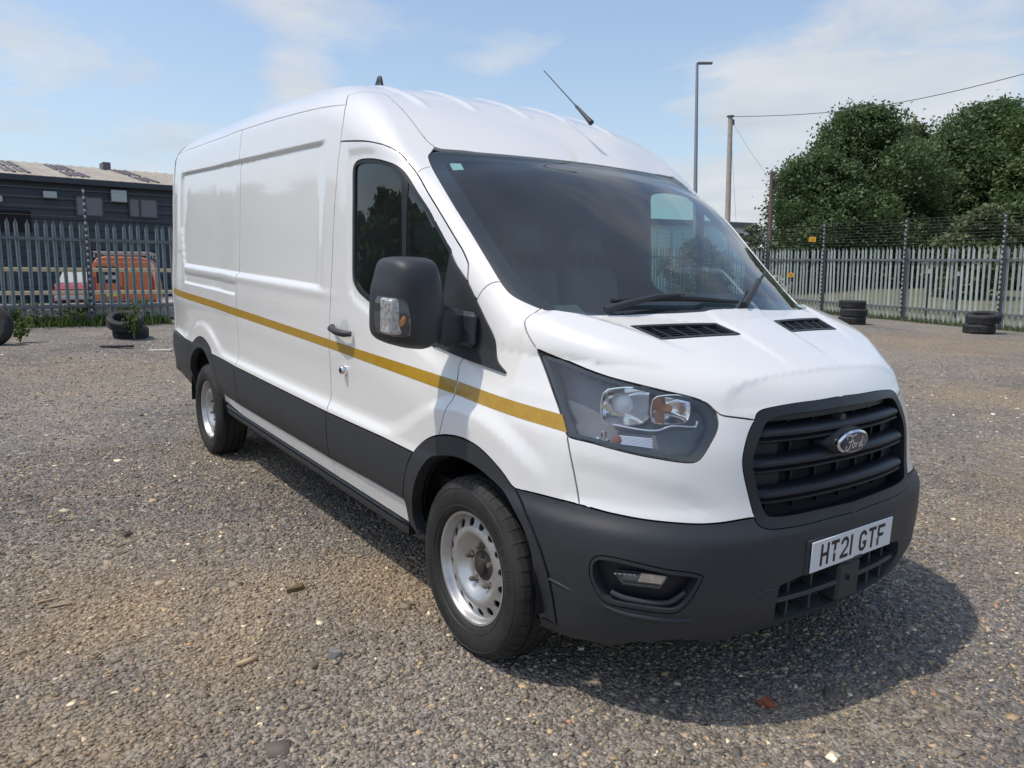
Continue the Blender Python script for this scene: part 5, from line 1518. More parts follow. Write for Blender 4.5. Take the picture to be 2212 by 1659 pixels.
lk = MB(); lk.lathe([(0, -1.056), (.011, -1.055), (.013, -1.050)], 16, 'y', (-1.119, 0, .955)); lk.V = [tuple(p) for p in B2(lk.V)]
lk.build('lock_barrel', M['gloss_black'], lko)
# black sail panel and mirror
so = spline(np.concatenate([mm(sail), SD([(-.335, 1.30)])]), closed=True, sharp=40)
sailo = patch('mirror_sail', so, BP, door, offset=.010, depth=.014)
mo = np.array(mirror, float) / 1000
mo = spline(np.concatenate([mo, np.zeros((len(mo), 1))], 1), closed=True, h=.02)[:, :2]
mo[:, 0] = -1.168 + (mo[:, 0] + 1.168) * .89
mc = mo.mean(0)
def mirror_shell():
    rings = []
    for (x, sc) in ((-.285, .90), (-.290, .955), (-.28, .985), (-.25, 1.0), (-.20, 1.0), (-.165, .985), (-.135, .94), (-.112, .86), (-.098, .74), (-.088, .55), (-.083, .3), (-.082, .0)):
        t = mc + (mo - mc) * sc
        rings.append(np.stack([np.full(len(t), x) + .05 * (t[:, 1] - 1.35) - .25 * np.maximum(0, -t[:, 0] - 1.2), t[:, 0], t[:, 1]], 1))
    n = len(mo); V = np.concatenate(rings); F = []
    for i in range(len(rings) - 1):
        for k in range(n):
            a, b = i * n + k, i * n + (k + 1) % n
            F.append((a, b, b + n, a + n))
    F.append(tuple(range(n)))
    b = MB(); b.add(B2(V), F); return b
mir = mirror_shell().build('wing_mirror', BP, door, angle=55)
V = [( -.292 + .05 * (z - 1.35) - .25 * max(0, -y - 1.2), mc[0] + (y - mc[0]) * .88, mc[1] + (z - mc[1]) * .88) for y, z in mo]
gb = MB(); gb.add(B2(V), [tuple(range(len(V)))]); gb.build('mirror_glass', M['chrome'], mir)
# arm between mirror head and sail
ab = MB()
ab.bbox(-.25, -.12, -1.10, -.965, 1.205, 1.335, .02)
ab.bbox(-.235, -.14, -1.055, -1.02, 1.19, 1.35, .012)
ab.bbox(-.30, -.06, -.99, -.95, 1.195, 1.33, .016)
ab.V = [tuple(p) for p in B2(ab.V)]
ab.build('mirror_arm', BP, mir, angle=35)
# clear indicator lamp on the outer edge of the mirror
ml = np.array(mirlens, float) / 1000
ml[:, 0] = -1.168 + (ml[:, 0] + 1.168) * .90
def lens_block(sc, x0_, x1_):
    c = ml.mean(0); t = c + (ml - c) * sc
    t = spline(np.concatenate([t, np.zeros((len(t), 1))], 1), closed=True, h=.012)[:, :2]
    n = len(t); V = []; F = []
    for (dx, s2) in ((x0_, 1.0), (x1_ - .012, 1.0), (x1_ - .004, .95), (x1_, .82)):
        u = c + (t - c) * s2 if s2 < 1 else t
        for y, z in u * 1.0:
            c2 = t.mean(0); V.append((dx - .30 * max(0, -y - 1.27), y + .022, z))
    for i in range(3):
        for k in range(n): F.append((i * n + k, i * n + (k + 1) % n, (i + 1) * n + (k + 1) % n, (i + 1) * n + k))
    F.append(tuple(3 * n + k for k in range(n)))
    b = MB(); b.add(B2(V), F); return b
ind = lens_block(1.0, -.22, -.092).build('indicator_lens', M['lens'], mir, angle=50)
ib = MB()
ib.bbox(-.20, -.116, -1.298, -1.226, 1.250, 1.380, .008)
ib.V = [tuple(p) for p in B2(ib.V)]
ib.build('indicator_reflector', mat('indicator_inner', (.58, .58, .56), .3, metal=.3, noise=(60, (.30, .29, .27), .45, .6)), mir, angle=30)
ib = MB(); ib.tube(B2([(-.116, -1.256, 1.285), (-.106, -1.252, 1.30), (-.104, -1.246, 1.318)]), [.008, .011, .006], 10)
ib.build('indicator_bulb', M['amber'], mir, angle=60)
far_door = both(door)
for ch in list(far_door.children):
    if ch.name.startswith('wing_mirror'):
        for g in list(ch.children): bpy.data.objects.remove(g)
        bpy.data.objects.remove(ch)
b = MB(); b.bbox(-.17, -.05, .955, 1.0, 1.20, 1.30, .012); b.V = [tuple(p) for p in B2(b.V)]; b.build('mirror_mount', BP, van, angle=35)

# windscreen: dark border, sticker
ws_loop = POLY[[l for l, _ in POLY].index('windscreen')][1]
def ws_inner():
    pts = mm([(235, -690, 0), (150, -735, 0), (60, -765, 0), (0, -785, 0), (-130, -800, 0), (-400, -800, 0), (-590, -782, 0), (-640, -765, 0), (-655, -700, 0), (-628, -500, 0), (-604, -250, 0)])
    return np.concatenate([ontop(spline(pts, h=.03)[:, :2]), ontop([(-.598, .0), (-.598, .02)]), ontop([(x, .02) for x in np.linspace(-.56, .24, 24)]), ontop(spline(mm([(268, 20, 0), (268, 0, 0), (262, -250, 0), (248, -500, 0), (235, -690, 0)]), h=.03)[:, :2])[:-1]])
frit = patch('windscreen_border', ws_loop, M['gloss_black'], wscr, offset=-.013, hole=ws_inner(), mirror=True)
st = mm(sticker)
patch('paper_sticker', dense(np.concatenate([st, st[:1]]), .02)[:-1], M['paper'], wscr, offset=-.016)
b = MB(); sl_ = spline(ws_half, sharp=60, h=.03); b.tube(B2(sl_ - normals_at(sl_) * .021), .015, 6); both(b.build('windscreen_seal', M['seal'], wscr, angle=70))
# wipers
def wiper(arm, blade, lift_a, lift_b):
    A = mm(arm); Bl = mm(blade)
    nA = normals_at(A); nB = normals_at(Bl)
    a = MB()
    pa = A + nA * np.array(lift_a)[:, None]
    a.tube(B2(pa), [.016, .013, .010, .008][:len(pa)], 8)
    ao_ = a.build('wiper', M['black_plastic'], van, angle=50)
    b = MB()
    pb = spline(Bl + nB * np.array(lift_b)[:, None], h=.04)
    b.tube(B2(pb), .0075, 6)
    low = spline(Bl + nB * .006, h=.04)
    for i in range(len(pb) - 1):
        b.add(B2([pb[i], pb[i + 1], low[i + 1], low[i]]), [(0, 1, 2, 3)])
    k = len(pb) // 2
    b.bbox(-.035, .035, -.012, .012, -.010, .016, .004, M=np.array([[*np.r_[0, 0, 0]]] * 3) if False else None) if False else None
    b.build('wiper_blade', M['seal'], ao_, angle=50)
    c = MB(); c.tube(B2([pa[-1], pb[np.argmin(np.linalg.norm(pb - pa[-1], axis=1))]]), .012, 8); c.build('wiper_joint', M['black_plastic'], ao_)
    return ao_
wiper([(250, -607, 1348), (267, -512, 1365), (281, -382, 1384), (291, -262, 1394)], [(225, -560, 1379), (299, -269, 1388), (332, 40, 1376)], [.012, .028, .035, .03], [.016, .022, .016])
wiper([(349, 64, 1365), (270, 209, 1415), (215, 300, 1445)], [(335, 100, 1373), (258, 237, 1422), (100, 517, 1488)], [.014, .04, .035], [.018, .024, .018])

# bonnet vents: recessed tray, rim and cross pieces
def vent_():
    t = patch('bonnet_vent', inset(VENT, -.001), M['grille_black'], bonnet, offset=-.022)
    patch('vent_rim', inset(VENT, .001), BP, t, offset=.0015, depth=.022, hole=inset(VENT, .013))
    v = mm(vent)
    for k in range(1, 5):
        f = k / 5
        a = v[0] + (v[1] - v[0]) * f; b = v[3] + (v[2] - v[3]) * f
        d = (v[1] - v[0]); d /= np.linalg.norm(d)
        L = np.array([a - d * .004, a + d * .004, b + d * .004, b - d * .004])
        patch('vent_divider', dense(np.concatenate([L, L[:1]]), .02)[:-1], BP, t, offset=-.004, depth=.02)
    for k in range(1, 8):
        f = k / 8
        a = v[0] + (v[3] - v[0]) * f; b = v[1] + (v[2] - v[1]) * f
        d = (v[3] - v[0]); d /= np.linalg.norm(d)
        L = np.array([a - d * .0022, b - d * .0022, b + d * .0022, a + d * .0022])
        patch('vent_slat', dense(np.concatenate([L, L[:1]]), .03)[:-1], M['grille_black'], t, offset=-.008, depth=.012)
    return t
both(vent_())

# headlight: clear cover, dark housing, two bowls, daytime strip
HLP = POLY[[l for l, _ in POLY].index('headlight')][1]
def headlight_():
    t = patch('headlight', HLP, M['lamp_body'], van, offset=-.105, depth=-.103)
    patch('headlight_lens', inset(HLP, .004), M['lens'], t, offset=-.002)
    patch('lens_border', inset(HLP, .003), M['gloss_black'], t, offset=-.006, hole=inset(HLP, .016))
    def bowl(c, axis, r, depth, name, m_, ry=1.0):
        ax = np.array(axis, float); ax /= np.linalg.norm(ax)
        u = np.cross(ax, [0, 0, 1.]); u /= np.linalg.norm(u); w = np.cross(u, ax)
        b = MB(); n = 28; V = []; F = []
        prof = [(1.06, -.004), (1.0, .004), (.95, -.10), (.8, -.45), (.55, -.78), (.25, -.95), (.0, -1.0)]
        for (rr, dd) in prof:
            for k in range(n):
                a = 2 * math.pi * k / n
                # squared-off circle
                cx_, cz_ = math.cos(a), math.sin(a)
                s_ = 1 / max(abs(cx_), abs(cz_)) ** .62
                V.append(c + rr * r * s_ * (cx_ * u * ry + cz_ * w) + ax * dd * depth)
        for i in range(len(prof) - 1):
            for k in range(n): F.append((i * n + k, i * n + (k + 1) % n, (i + 1) * n + (k + 1) % n, (i + 1) * n + k))
        b.add(B2(V), F)
        return b.build(name, m_, t, angle=40)
    ax = (.93, -.33, .05)
    mb_ = mm([(574, -790, 1077)])[0] + np.array([-.012, .012, .0])
    bw = bowl(mb_ + np.array([0, 0, -.004]), ax, .062, .075, 'main_reflector', M['reflector'], 1.42)
    tb_ = mm([(691, -686, 1074)])[0] + np.array([-.022, .006, .0])
    bw2 = bowl(tb_, ax, .047, .055, 'indicator_reflector', M['reflector'], 1.50)
    for c, r, nm, mm_, o_ in ((mb_, .034, 'main_bulb', M['bulb'], bw), (tb_, .013, 'indicator_bulb', M['amber'], bw2)):
        a = np.array(ax); a /= np.linalg.norm(a)
        b = MB(); b.tube(B2([c - a * .055, c - a * .03, c - a * .012, c - a * .006, c - a * .002]), [r * .9, r, r * .9, r * .6, r * .1], 18); b.build(nm, mm_, t, angle=60)
    # stepped facets in the main bowl and the bright wedge between the bowls
    axn = np.array(ax) / np.linalg.norm(ax); uu = np.cross(axn, [0, 0, 1.]); uu /= np.linalg.norm(uu); ww = np.cross(uu, axn)
    for k, (a0_, a1_, z0_, z1_) in enumerate(((-.080, -.058, -.012, .004), (-.058, -.034, -.024, .002), (-.034, -.006, -.040, -.014), (-.006, .020, -.056, -.034), (.020, .046, -.062, -.046))):
        b = MB(); d0 = -.020 - .05 * (1 - (a0_ / .09) ** 2) * .55
        V = [mb_ + uu * -a + ww * z + axn * d0 for a, z in ((a0_, z0_), (a1_, z0_ - .004), (a1_, z1_ - .006), (a0_, z1_))]
        b.add(B2(V), [(0, 1, 2, 3)]); b.build('reflector_step', M['chrome'], t)
    mid_ = (mb_ + tb_) / 2
    b = MB(); V = [mid_ + d for d in (np.array([-.030, .030, .058]), np.array([-.012, .012, .055]), np.array([.012, -.010, -.052]), np.array([-.010, .012, -.054]), np.array([-.055, .045, .0]))]
    b.add(B2(V), [(0, 1, 2, 3), (0, 3, 4)]); b.build('wedge_trim', M['reflector'], t)
    # bright trim line below the bowls
    ch = spline(mm(chrome)); n_ = normals_at(ch); b = MB(); b.tube(B2(ch - n_ * .022), .0045, 6); b.build('chrome_trim', M['chrome'], t, angle=60)
    b = MB(); pts = ch - n_ * .026
    for i in range(len(pts) - 1):
        p, q_ = pts[i], pts[i + 1]
        b.add(B2([p, q_, q_ - n_[i] * .05 + np.array([0, 0, -.004]), p - n_[i] * .05 + np.array([0, 0, -.004])]), [(0, 1, 2, 3)])
    b.build('lamp_shelf', M['lamp_body'], t)
    L = mm(drl); L = dense(np.concatenate([L, L[:1]]), .02)[:-1]
    d_ = patch('daytime_strip', L, M['reflector'], t, offset=-.035, depth=.012)
    n0 = normals_at(mm(drl))
    for k in range(7):
        f = (k + .5) / 7
        a = mm(drl)[0] * (1 - f) + mm(drl)[3] * f; b_ = mm(drl)[1] * (1 - f) + mm(drl)[2] * f
        r_ = MB(); r_.tube(B2([a - n0[0] * .031, b_ - n0[1] * .031]), .0022, 5); r_.build('strip_rib', M['chrome'], d_)
    am = mm(amber)[0]; b = MB()
    nm_ = normals_at(am[None])[0]
    b.tube(B2([am - nm_ * .045 + np.array([-.02, -.02, 0]), am - nm_ * .026 + np.array([-.015, -.015, 0]), am - nm_ * .022 + np.array([-.015, -.015, 0])]), [.013, .015, .006], 12)
    b.build('side_bulb', M['dark_amber'], t, angle=60)
    for (dx, dy, dz) in ((-.06, -.035, .012), (-.075, -.045, -.012), (-.045, -.03, -.012)):
        b = MB(); c = am - nm_ * .034 + np.array([dx, dy, dz]); b.bbox(-.008, .008, -.008, .008, -.010, .010, .003, M=np.block([[np.eye(3), B2(c[None])[0][:, None]], [np.zeros((1, 3)), 1]])); b.build('strip_lens', M['chrome'], t)
    return t
both(headlight_())

# small stone chip on the bonnet
b = MB(); cp_ = mm([(466, -774, 1225), (483, -767, 1220), (487, -753, 1231)]); cp_ = trace_rays(cp_ + DV * .05, np.repeat(-DV[None], 3, 0), far=.2); n_ = normals_at(cp_)
b.tube(B2(cp_ + n_ * .0004), [.0016, .002, .0012], 5); b.build('paint_chip', mat('bare_primer', (.30, .31, .32), .6), bonnet)
# grille
def fx(y, z): return onfront([(y, z)])[0][0]
GRL = [P for l, P in POLY if l == 'grille_area'][0]
frame = patch('grille', GRL, M['grille_black'], van, offset=.002, depth=.06, mirror=True,
              hole=np.concatenate([q for q in [spline(np.concatenate([onfront([(.02, 1.062), (0, 1.062), (-.2, 1.06), (-.37, 1.053), (-.412, 1.035)]), onfront([(-.44, 1.0), (-.475, .94), (-.482, .90), (-.468, .82), (-.45, .755), (-.43, .735), (-.30, .728), (0, .725), (.02, .725)])]), h=.02), onfront([(.02, z) for z in np.linspace(.74, 1.05, 14)])]]))
bk = MB(); nV = 13; zs_ = np.linspace(.70, 1.09, 8); ys_ = np.linspace(-.50, .50, 17)
V = [(fx(y, z) - .068, y, z) for z in zs_ for y in ys_]
bk.add(B2(V), [(i * 17 + k, i * 17 + k + 1, (i + 1) * 17 + k + 1, (i + 1) * 17 + k) for i in range(7) for k in range(16)])
bk.build('grille_backing', M['void'], frame)
def bar(zc, yw, prof, name='grille_slat'):
    b = MB(); ys = np.linspace(-yw, yw, 33); V = []; n = len(prof)
    for y in ys:
        x = fx(y, zc) - .004
        e = min(1.0, (yw - abs(y)) / .02)
        for (dx, dz) in prof: V.append((x + dx - (1 - e) * .012, y, zc + dz))
    F = [(i * n + k, i * n + (k + 1) % n, (i + 1) * n + (k + 1) % n, (i + 1) * n + k) for i in range(32) for k in range(n)]
    F += [tuple(range(n)), tuple(32 * n + k for k in range(n))]
    b.add(B2(V), F)
    return b.build(name, M['grille_black'], frame, angle=30)
PR = [(-.05, .034), (-.014, .028), (-.004, .020), (.003, .014), (.004, .005), (-.004, .001), (-.010, -.002), (-.004, -.006), (.003, -.009), (.003, -.015), (-.006, -.021), (-.05, -.026)]
for zc, yw in ((.987, .447), (.890, .472), (.789, .450)): bar(zc, yw, PR)
bar(1.045, .395, [(-.05, .02), (-.028, .016), (-.024, -.012), (-.05, -.02)])
for (z0_, z1_) in ((.915, .965), (.818, .868), (.735, .768), (1.006, 1.036)):
    for y in np.arange(-.39, .40, .13):
        b = MB(); x = fx(y, (z0_ + z1_) / 2)
        b.box(x - .07, x - .048, y - .004, y + .004, z0_, z1_); b.V = [tuple(p) for p in B2(b.V)]; b.build('grille_divider', M['grille_black'], frame)
# closed cells at the outer ends of the grille rows
for (z0_, z1_) in ((.913, .967), (.816, .870)):
    for s_ in (-1, 1):
        b = MB(); y0_, y1_ = .33, .455; xa, xb = fx(y0_, z0_) - .045, fx(y1_, z0_) - .05
        b.add(B2([(xa, s_ * y0_, z0_), (xb, s_ * y1_, z0_), (xb, s_ * y1_, z1_), (xa, s_ * y0_, z1_)]), [(0, 1, 2, 3)]); b.build('grille_blank', M['grille_black'], frame)
b = MB(); b.tube(B2([(fx(0, 1.02) - .05, -.01, 1.018), (fx(0, 1.02) - .012, -.01, 1.018), (fx(0, 1.02) - .008, -.01, 1.018)]), [.018, .018, .012], 14); b.build('grille_knob', BP, frame, angle=40)
# oval badge on its pod
bx, bz = .915, .942
def oval(a_, b_, x0_, x1_, bev, name, m_, parent, n=48):
    q = MB(); V = []; F = []
    for (x, s_) in ((x0_, 1.0), (x1_ - bev, 1.0), (x1_, 1 - bev / b_ * .9)):
        for k in range(n):
            t = 2 * math.pi * k / n; V.append((x - .03 * (x and (a_ * math.cos(t)) ** 2 * 6), a_ * s_ * math.cos(t), bz + b_ * s_ * math.sin(t)))
    for i in range(2):
        for k in range(n): F.append((i * n + k, i * n + (k + 1) % n, (i + 1) * n + (k + 1) % n, (i + 1) * n + k))
    F.append(tuple(2 * n + k for k in range(n)))
    q.add(B2(V), F); return q.build(name, m_, parent, angle=40)
pod = MB(); V = []; n = 40
for (x, s_) in ((.80, 1.28), (.865, 1.22), (.895, 1.12), (.905, 1.0)):
    for k in range(n):
        t = 2 * math.pi * k / n; V.append((x, .104 * s_ * math.cos(t), bz - .004 + .049 * s_ * math.sin(t)))
pod.add(B2(V), [(i * n + k, i * n + (k + 1) % n, (i + 1) * n + (k + 1) % n, (i + 1) * n + k) for i in range(3) for k in range(n)] + [tuple(3 * n + k for k in range(n))])
pod.build('badge_pod', M['grille_black'], frame, angle=50)
bdg = oval(.098, .042, .90, .926, .006, 'badge', M['chrome'], frame)
oval(.088, .0345, .91, .928, .002, 'badge_face', M['badge_blue'], bdg)
# the script on the badge: pen strokes F o r d
STROKES = [
    [(-.052, .012), (-.058, .020), (-.048, .025), (-.030, .022), (-.010, .0225), (.004, .026)],
    [(-.022, .022), (-.027, .008), (-.033, -.010), (-.041, -.020), (-.052, -.022), (-.058, -.014), (-.052, -.008)],
    [(-.044, .003), (-.030, .004), (-.014, .005), (-.012, .009)],
    [(-.008, -.002), (-.016, -.004), (-.019, -.012), (-.012, -.016), (-.004, -.011), (-.003, -.004), (-.008, -.002), (.001, -.003)],
    [(.007, -.003), (.004, -.016)], [(.006, -.008), (.012, -.003), (.018, -.004)],
    [(.041, -.003), (.031, -.003), (.025, -.009), (.026, -.015), (.033, -.015), (.040, -.008), (.043, .006), (.045, .016)],
    [(.043, .004), (.039, -.012), (.043, -.016), (.050, -.012)]]
b = MB()
for s_ in STROKES:
    P = spline(np.array([(.9295 , y, z) for y, z in s_]), h=.004, sharp=100)
    P = np.stack([.9287 - .18 * P[:, 1] ** 2, P[:, 1], bz + P[:, 2] * 1.15], 1)
    for i in range(len(P) - 1):
        d = P[i + 1] - P[i]; nrm = np.array([0, -d[2], d[1]]); nrm /= np.linalg.norm(nrm) + 1e-12
        w_ = .0026
        b.add(B2([P[i] + nrm * w_, P[i] - nrm * w_, P[i + 1] - nrm * w_, P[i + 1] + nrm * w_]), [(0, 1, 2, 3)])
b.build('badge_lettering', M['reflector'], bdg)

# number plate HT21 GTF
px_, pz_ = .9567 + .004, .575
plate = MB(); plate.bbox(px_ + .001, px_ + .006, -.26, .26, pz_ - .0555, pz_ + .0555, .002); plate.V = [tuple(p) for p in B2(plate.V)]
plo = plate.build('number_plate', M['plate'], van, angle=30)
pb_ = MB(); pb_.bbox(px_ - .05, px_ - .001, -.275, .275, pz_ - .065, pz_ + .065, .006); pb_.V = [tuple(p) for p in B2(pb_.V)]; pb_.build('plate_holder', BP, plo, angle=30)
def glyph(ch):
    w = .050; h = .079; s_ = .0130; L = []
    R_ = lambda a, b, c, d: L.append([(a, c), (b, c), (b, d), (a, d)])
    def arcs(cx, cz, rx, rz, a0, a1, n=10):
        for i in range(n):
            t0, t1 = [math.radians(a0 + (a1 - a0) * k / n) for k in (i, i + 1)]
            L.append([(cx + rx * math.cos(t0), cz + rz * math.sin(t0)), (cx + rx * math.cos(t1), cz + rz * math.sin(t1)),
                      (cx + (rx - s_) * math.cos(t1), cz + (rz - s_) * math.sin(t1)), (cx + (rx - s_) * math.cos(t0), cz + (rz - s_) * math.sin(t0))])
    if ch == 'H': R_(0, s_, 0, h); R_(w - s_, w, 0, h); R_(s_, w - s_, h / 2 - s_ / 2, h / 2 + s_ / 2)
    if ch == 'T': R_(0, w, h - s_, h); R_(w / 2 - s_ / 2, w / 2 + s_ / 2, 0, h - s_)
    if ch == 'F': R_(0, s_, 0, h); R_(s_, w, h - s_, h); R_(s_, w * .85, h * .5 - s_ / 2, h * .5 + s_ / 2)
    if ch == '1': R_(0, s_, 0, h); w = s_
    if ch == '2':
        arcs(w / 2, h - w / 2, w / 2, w / 2, 180, -35, 14); R_(0, w, 0, s_)
        L.append([(.001, s_), (.018, s_), (w - .001, h * .52), (w - .012, h * .56)])
    if ch == 'G':
        r = w / 2; arcs(r, h - r, r, r, 10, 180, 12); arcs(r, r, r, r, 180, 360, 12); R_(0, s_, r, h - r); R_(w - s_, w, r - .001, h * .48); R_(r, w - s_, h * .48 - s_, h * .48)
    return L, w
for y0_, txt in ((None, 'HT21 GTF'),):
    tot = sum((.050 if c not in '1 ' else (.0130 if c == '1' else .022)) + .0115 for c in txt) - .0115
    y = -tot / 2
    for c in txt:
        if c == ' ': y += .022 + .0115; continue
        L, w = glyph(c); b = MB()
        for q in L:
            V = [(px_ + .0068, y + a, pz_ - .0395 + z) for a, z in q]
            b.add(B2(V), [(0, 1, 2, 3)])
        b.build('plate_character', M['plate_ink'], plo)
        y += w + .0115
for yy in (-.118, .150):
    b = MB(); b.lathe([(0, .0), (.006, -.001), (.007, -.006)], 12, 'x', (px_ + .0105, yy, pz_ - .004)); b.V = [tuple(p) for p in B2([(px_ + .0105 + (q[0] - px_ - .0105), q[1], q[2]) for q in b.V])]; b.build('plate_screw', M['plate'], plo)
b = MB(); b.bbox(px_ - .02, px_ + .008, .012, .062, pz_ - .064, pz_ - .050, .002); b.V = [tuple(p) for p in B2(b.V)]; b.build('plate_clip', BP, plo)

# fog lamps
def fog_():
    t = patch('fog_lamp_bay', inset(FOG, -.002), M['grille_black'], bumper, offset=-.045)
    patch('bay_rim', inset(FOG, .001), BP, t, offset=.0015, depth=.046, hole=inset(FOG, .010))
    L = spline(mm(foglamp), closed=True, h=.015)
    patch('fog_lamp_lens', L, M['lens'], t, offset=-.016, depth=.02)
    f_ = patch('fog_lamp', L, M['lamp_body'], t, offset=-.034, depth=-.01)
    v = mm(foglamp)
    q = np.array([v[1], v[2] , v[3] + (v[2] - v[3]) * .25, v[4] + (v[1] - v[4]) * .25])
    patch('fog_reflector', dense(np.concatenate([q, q[:1]]), .02)[:-1], M['reflector'], t, offset=-.028)
    n_ = normals_at(v)
    for k in range(5):
        c = v[0] * (1 - k / 5.5) + v[1] * (k / 5.5); c = c - n_[0] * .022 + np.array([0, 0, -.006])
        b = MB(); b.bbox(-.006, .006, -.006, .006, -.004, .004, .002, M=np.block([[np.eye(3), B2(c[None])[0][:, None]], [np.zeros((1, 3)), 1]])); b.build('lamp_facet', M['chrome'], t)
    lowl = spline(mm([(660, -897, 480), (700, -870, 468), (770, -800, 462), (805, -760, 470), (832, -722, 505)]), h=.02)
    nl = normals_at(lowl); b = MB(); b.tube(B2(lowl - nl * .018), .010, 8); b.build('bay_lip', BP, t, angle=60)
    return t
both(fog_())
RIDGE_A = [(626, -917, 461), (644, -904, 435), (705, -855, 417), (768, -793, 412), (814, -730, 407), (841, -687, 413), (861, -666, 459)]
RIDGE_B = [(390, -990, 471), (481, -973, 468), (559, -948, 452)]
RIDGE_C = [(915, -520, 455), (926, -464, 485), (939, -383, 485)]
def ridges():
    for P_, r_ in (([RIDGE_A], .013), ([RIDGE_B], .006), ([RIDGE_C], .008)):
        L = spline(mm(P_[0]), h=.02); L = trace_rays(L + DV * .08, np.repeat(-DV[None], len(L), 0), far=.3); n_ = normals_at(L)
        e = np.sin(np.linspace(0, np.pi, len(L))) ** .5 * .9 + .1
        b = MB(); b.tube(B2(L - n_ * r_ * .45), r_ * e, 10); both(b.build('bumper_ridge', BP, bumper, angle=70))
ridges()
# lower intake
lg = patch('lower_intake', LOWG, M['void'], bumper, offset=-.07, mirror=True)
for z0_ in (.432,):
    b = MB(); ys = np.linspace(-.375, .375, 25); prof = [(-.06, .014), (-.015, .010), (-.010, -.004), (-.06, -.012)]
    V = [(fx(y, z0_) + dx, y, z0_ + dz) for y in ys for dx, dz in prof]
    b.add(B2(V), [(i * 4 + k, i * 4 + (k + 1) % 4, (i + 1) * 4 + (k + 1) % 4, (i + 1) * 4 + k) for i in range(24) for k in range(4)] + [(0, 1, 2, 3), (96, 97, 98, 99)])
    b.build('intake_bar', BP, lg, angle=30)
b = MB(); b.bbox(.87, .957, -.055, .085, .358, .50, .01); b.V = [tuple(p) for p in B2(b.V)]; b.build('sensor_cover', BP, lg, angle=30)
for y in (-.30, -.18, .2, .31):
    b = MB(); x = fx(y, .43); b.box(x - .06, x - .03, y - .006, y + .006, .36, .50); b.V = [tuple(p) for p in B2(b.V)]; b.build('intake_divider', BP, lg)

# yellow stripe along each flank
def stripe_():
    segs = [('door', -1.297, -.139), ('front_wing', -.131, .44), ('side', -2.865, -1.304), ('side', -4.86, -2.871)]
    zt = lambda x: np.interp(x, [-4.86, -2.84, -1.3, -.13, .36, .42], [1.118, 1.106, 1.084, 1.059, 1.030, 1.024])
    zb_ = lambda x: np.interp(x, [-4.86, -2.84, -1.3, -.13, .36, .44], [1.064, 1.056, 1.040, 1.010, .982, .974])
    first = None
    for nm, a, b_ in segs:
        xs = np.linspace(a, b_, max(6, int((b_ - a) / .05)))
        if nm == 'front_wing':
            xt = np.linspace(a, .401, 12); xb = np.linspace(a, .440, 12)
        else: xt = xb = xs
        L = SD(np.concatenate([np.stack([xb, zb_(xb)], 1), np.stack([xt, zt(xt)], 1)[::-1]]))
        o = patch('reflective_stripe', L, M['stripe'], van, offset=.0012, h=.02)
        both(o)
stripe_()
# side step under each sill
def step_():
    b = MB()
    prof = [(-.90, .372), (-.968, .372), (-.985, .364), (-.993, .350), (-.985, .340), (-.975, .338), (-.975, .330), (-.985, .326), (-.983, .305), (-.960, .278), (-.90, .262)]
    V = []; xs = [-3.42, -3.38, -3.30, -.62, -.47, -.43]; ins = [.05, .02, 0, 0, .015, .03]
    for x, i_ in zip(xs, ins):
        for (y, z) in prof: V.append((x, y + i_, z + i_ * .6))
    n = len(prof)
    b.add(B2(V), [(i * n + k, i * n + k + 1, (i + 1) * n + k + 1, (i + 1) * n + k) for i in range(len(xs) - 1) for k in range(n - 1)] + [tuple(range(n)), tuple((len(xs) - 1) * n + k for k in range(n))])
    return b.build('side_step', BP, van, angle=25)
both(step_())

# aerials
b = MB(); a0 = np.array([-.80, .20, 2.225]); a1 = np.array([-1.22, .20, 2.545])
d = a1 - a0
b.tube(B2([a0, a0 + d * .12, a0 + d * .3, a0 + d * .33, a1]), [.016, .011, .008, .0035, .0028], 8); b.build('aerial', BP, van, angle=60)
b = MB(); V = []; n = 16
fb = np.array([-1.93, -.46, 2.437])
for (z, L0, L1, w_) in ((-.01, -.085, .075, .036), (.006, -.08, .072, .033), (.012, -.045, .055, .024), (.05, -.022, .045, .016), (.078, -.008, .036, .010), (.082, .0, .03, .005)):
    for k in range(n):
        t = 2 * math.pi * k / n; cx_ = (L0 + L1) / 2; V.append(fb + np.array([-(cx_ + (L1 - L0) / 2 * math.cos(t)) * -1.0, w_ * math.sin(t), z]))
b.add(B2(V), [(i * n + k, i * n + (k + 1) % n, (i + 1) * n + (k + 1) % n, (i + 1) * n + k) for i in range(5) for k in range(n)] + [tuple(5 * n + k for k in range(n))])
b.build('roof_fin', BP, van, angle=50)

# dark structure behind the panels, tailgate, wheel wells, floor
keep_ = [i for i, l in enumerate(SHEET_L) if l not in (None, 'void', 'windscreen', 'door_glass_seal', 'headlight', 'grille_area', 'fog', 'lowgrille', 'vent')]
F = [tuple(SHEET_F[i]) for i in keep_]
used = sorted({i for f in F for i in f}); mp_ = {u: k for k, u in enumerate(used)}
Nn = normals_at(SHEET_P[used])
Pn = SHEET_P[used] - Nn * .042
V = np.concatenate([Pn, Pn * [1, -1, 1]]); k0 = len(Pn)
F = [tuple(mp_[i] for i in f) for f in F]
F = F + [tuple(i + k0 for i in f[::-1]) for f in F]
link(bpy.data.objects.new('inner_shell', mesh_np('inner_shell', B2(V), np.array(F), M['dark'], True)), van)
zz = np.concatenate([np.linspace(.36, 2.1, 20), np.linspace(2.12, 2.41, 14)])
yy_ = []
for z in zz:
    ys = np.linspace(0, 1.05, 400); s_ = sdf(np.stack([np.full(400, -4.80), ys, np.full(400, z)], 1)); ok = np.where(s_ < 0)[0]; yy_.append(ys[ok[-1]] if len(ok) else 0.)
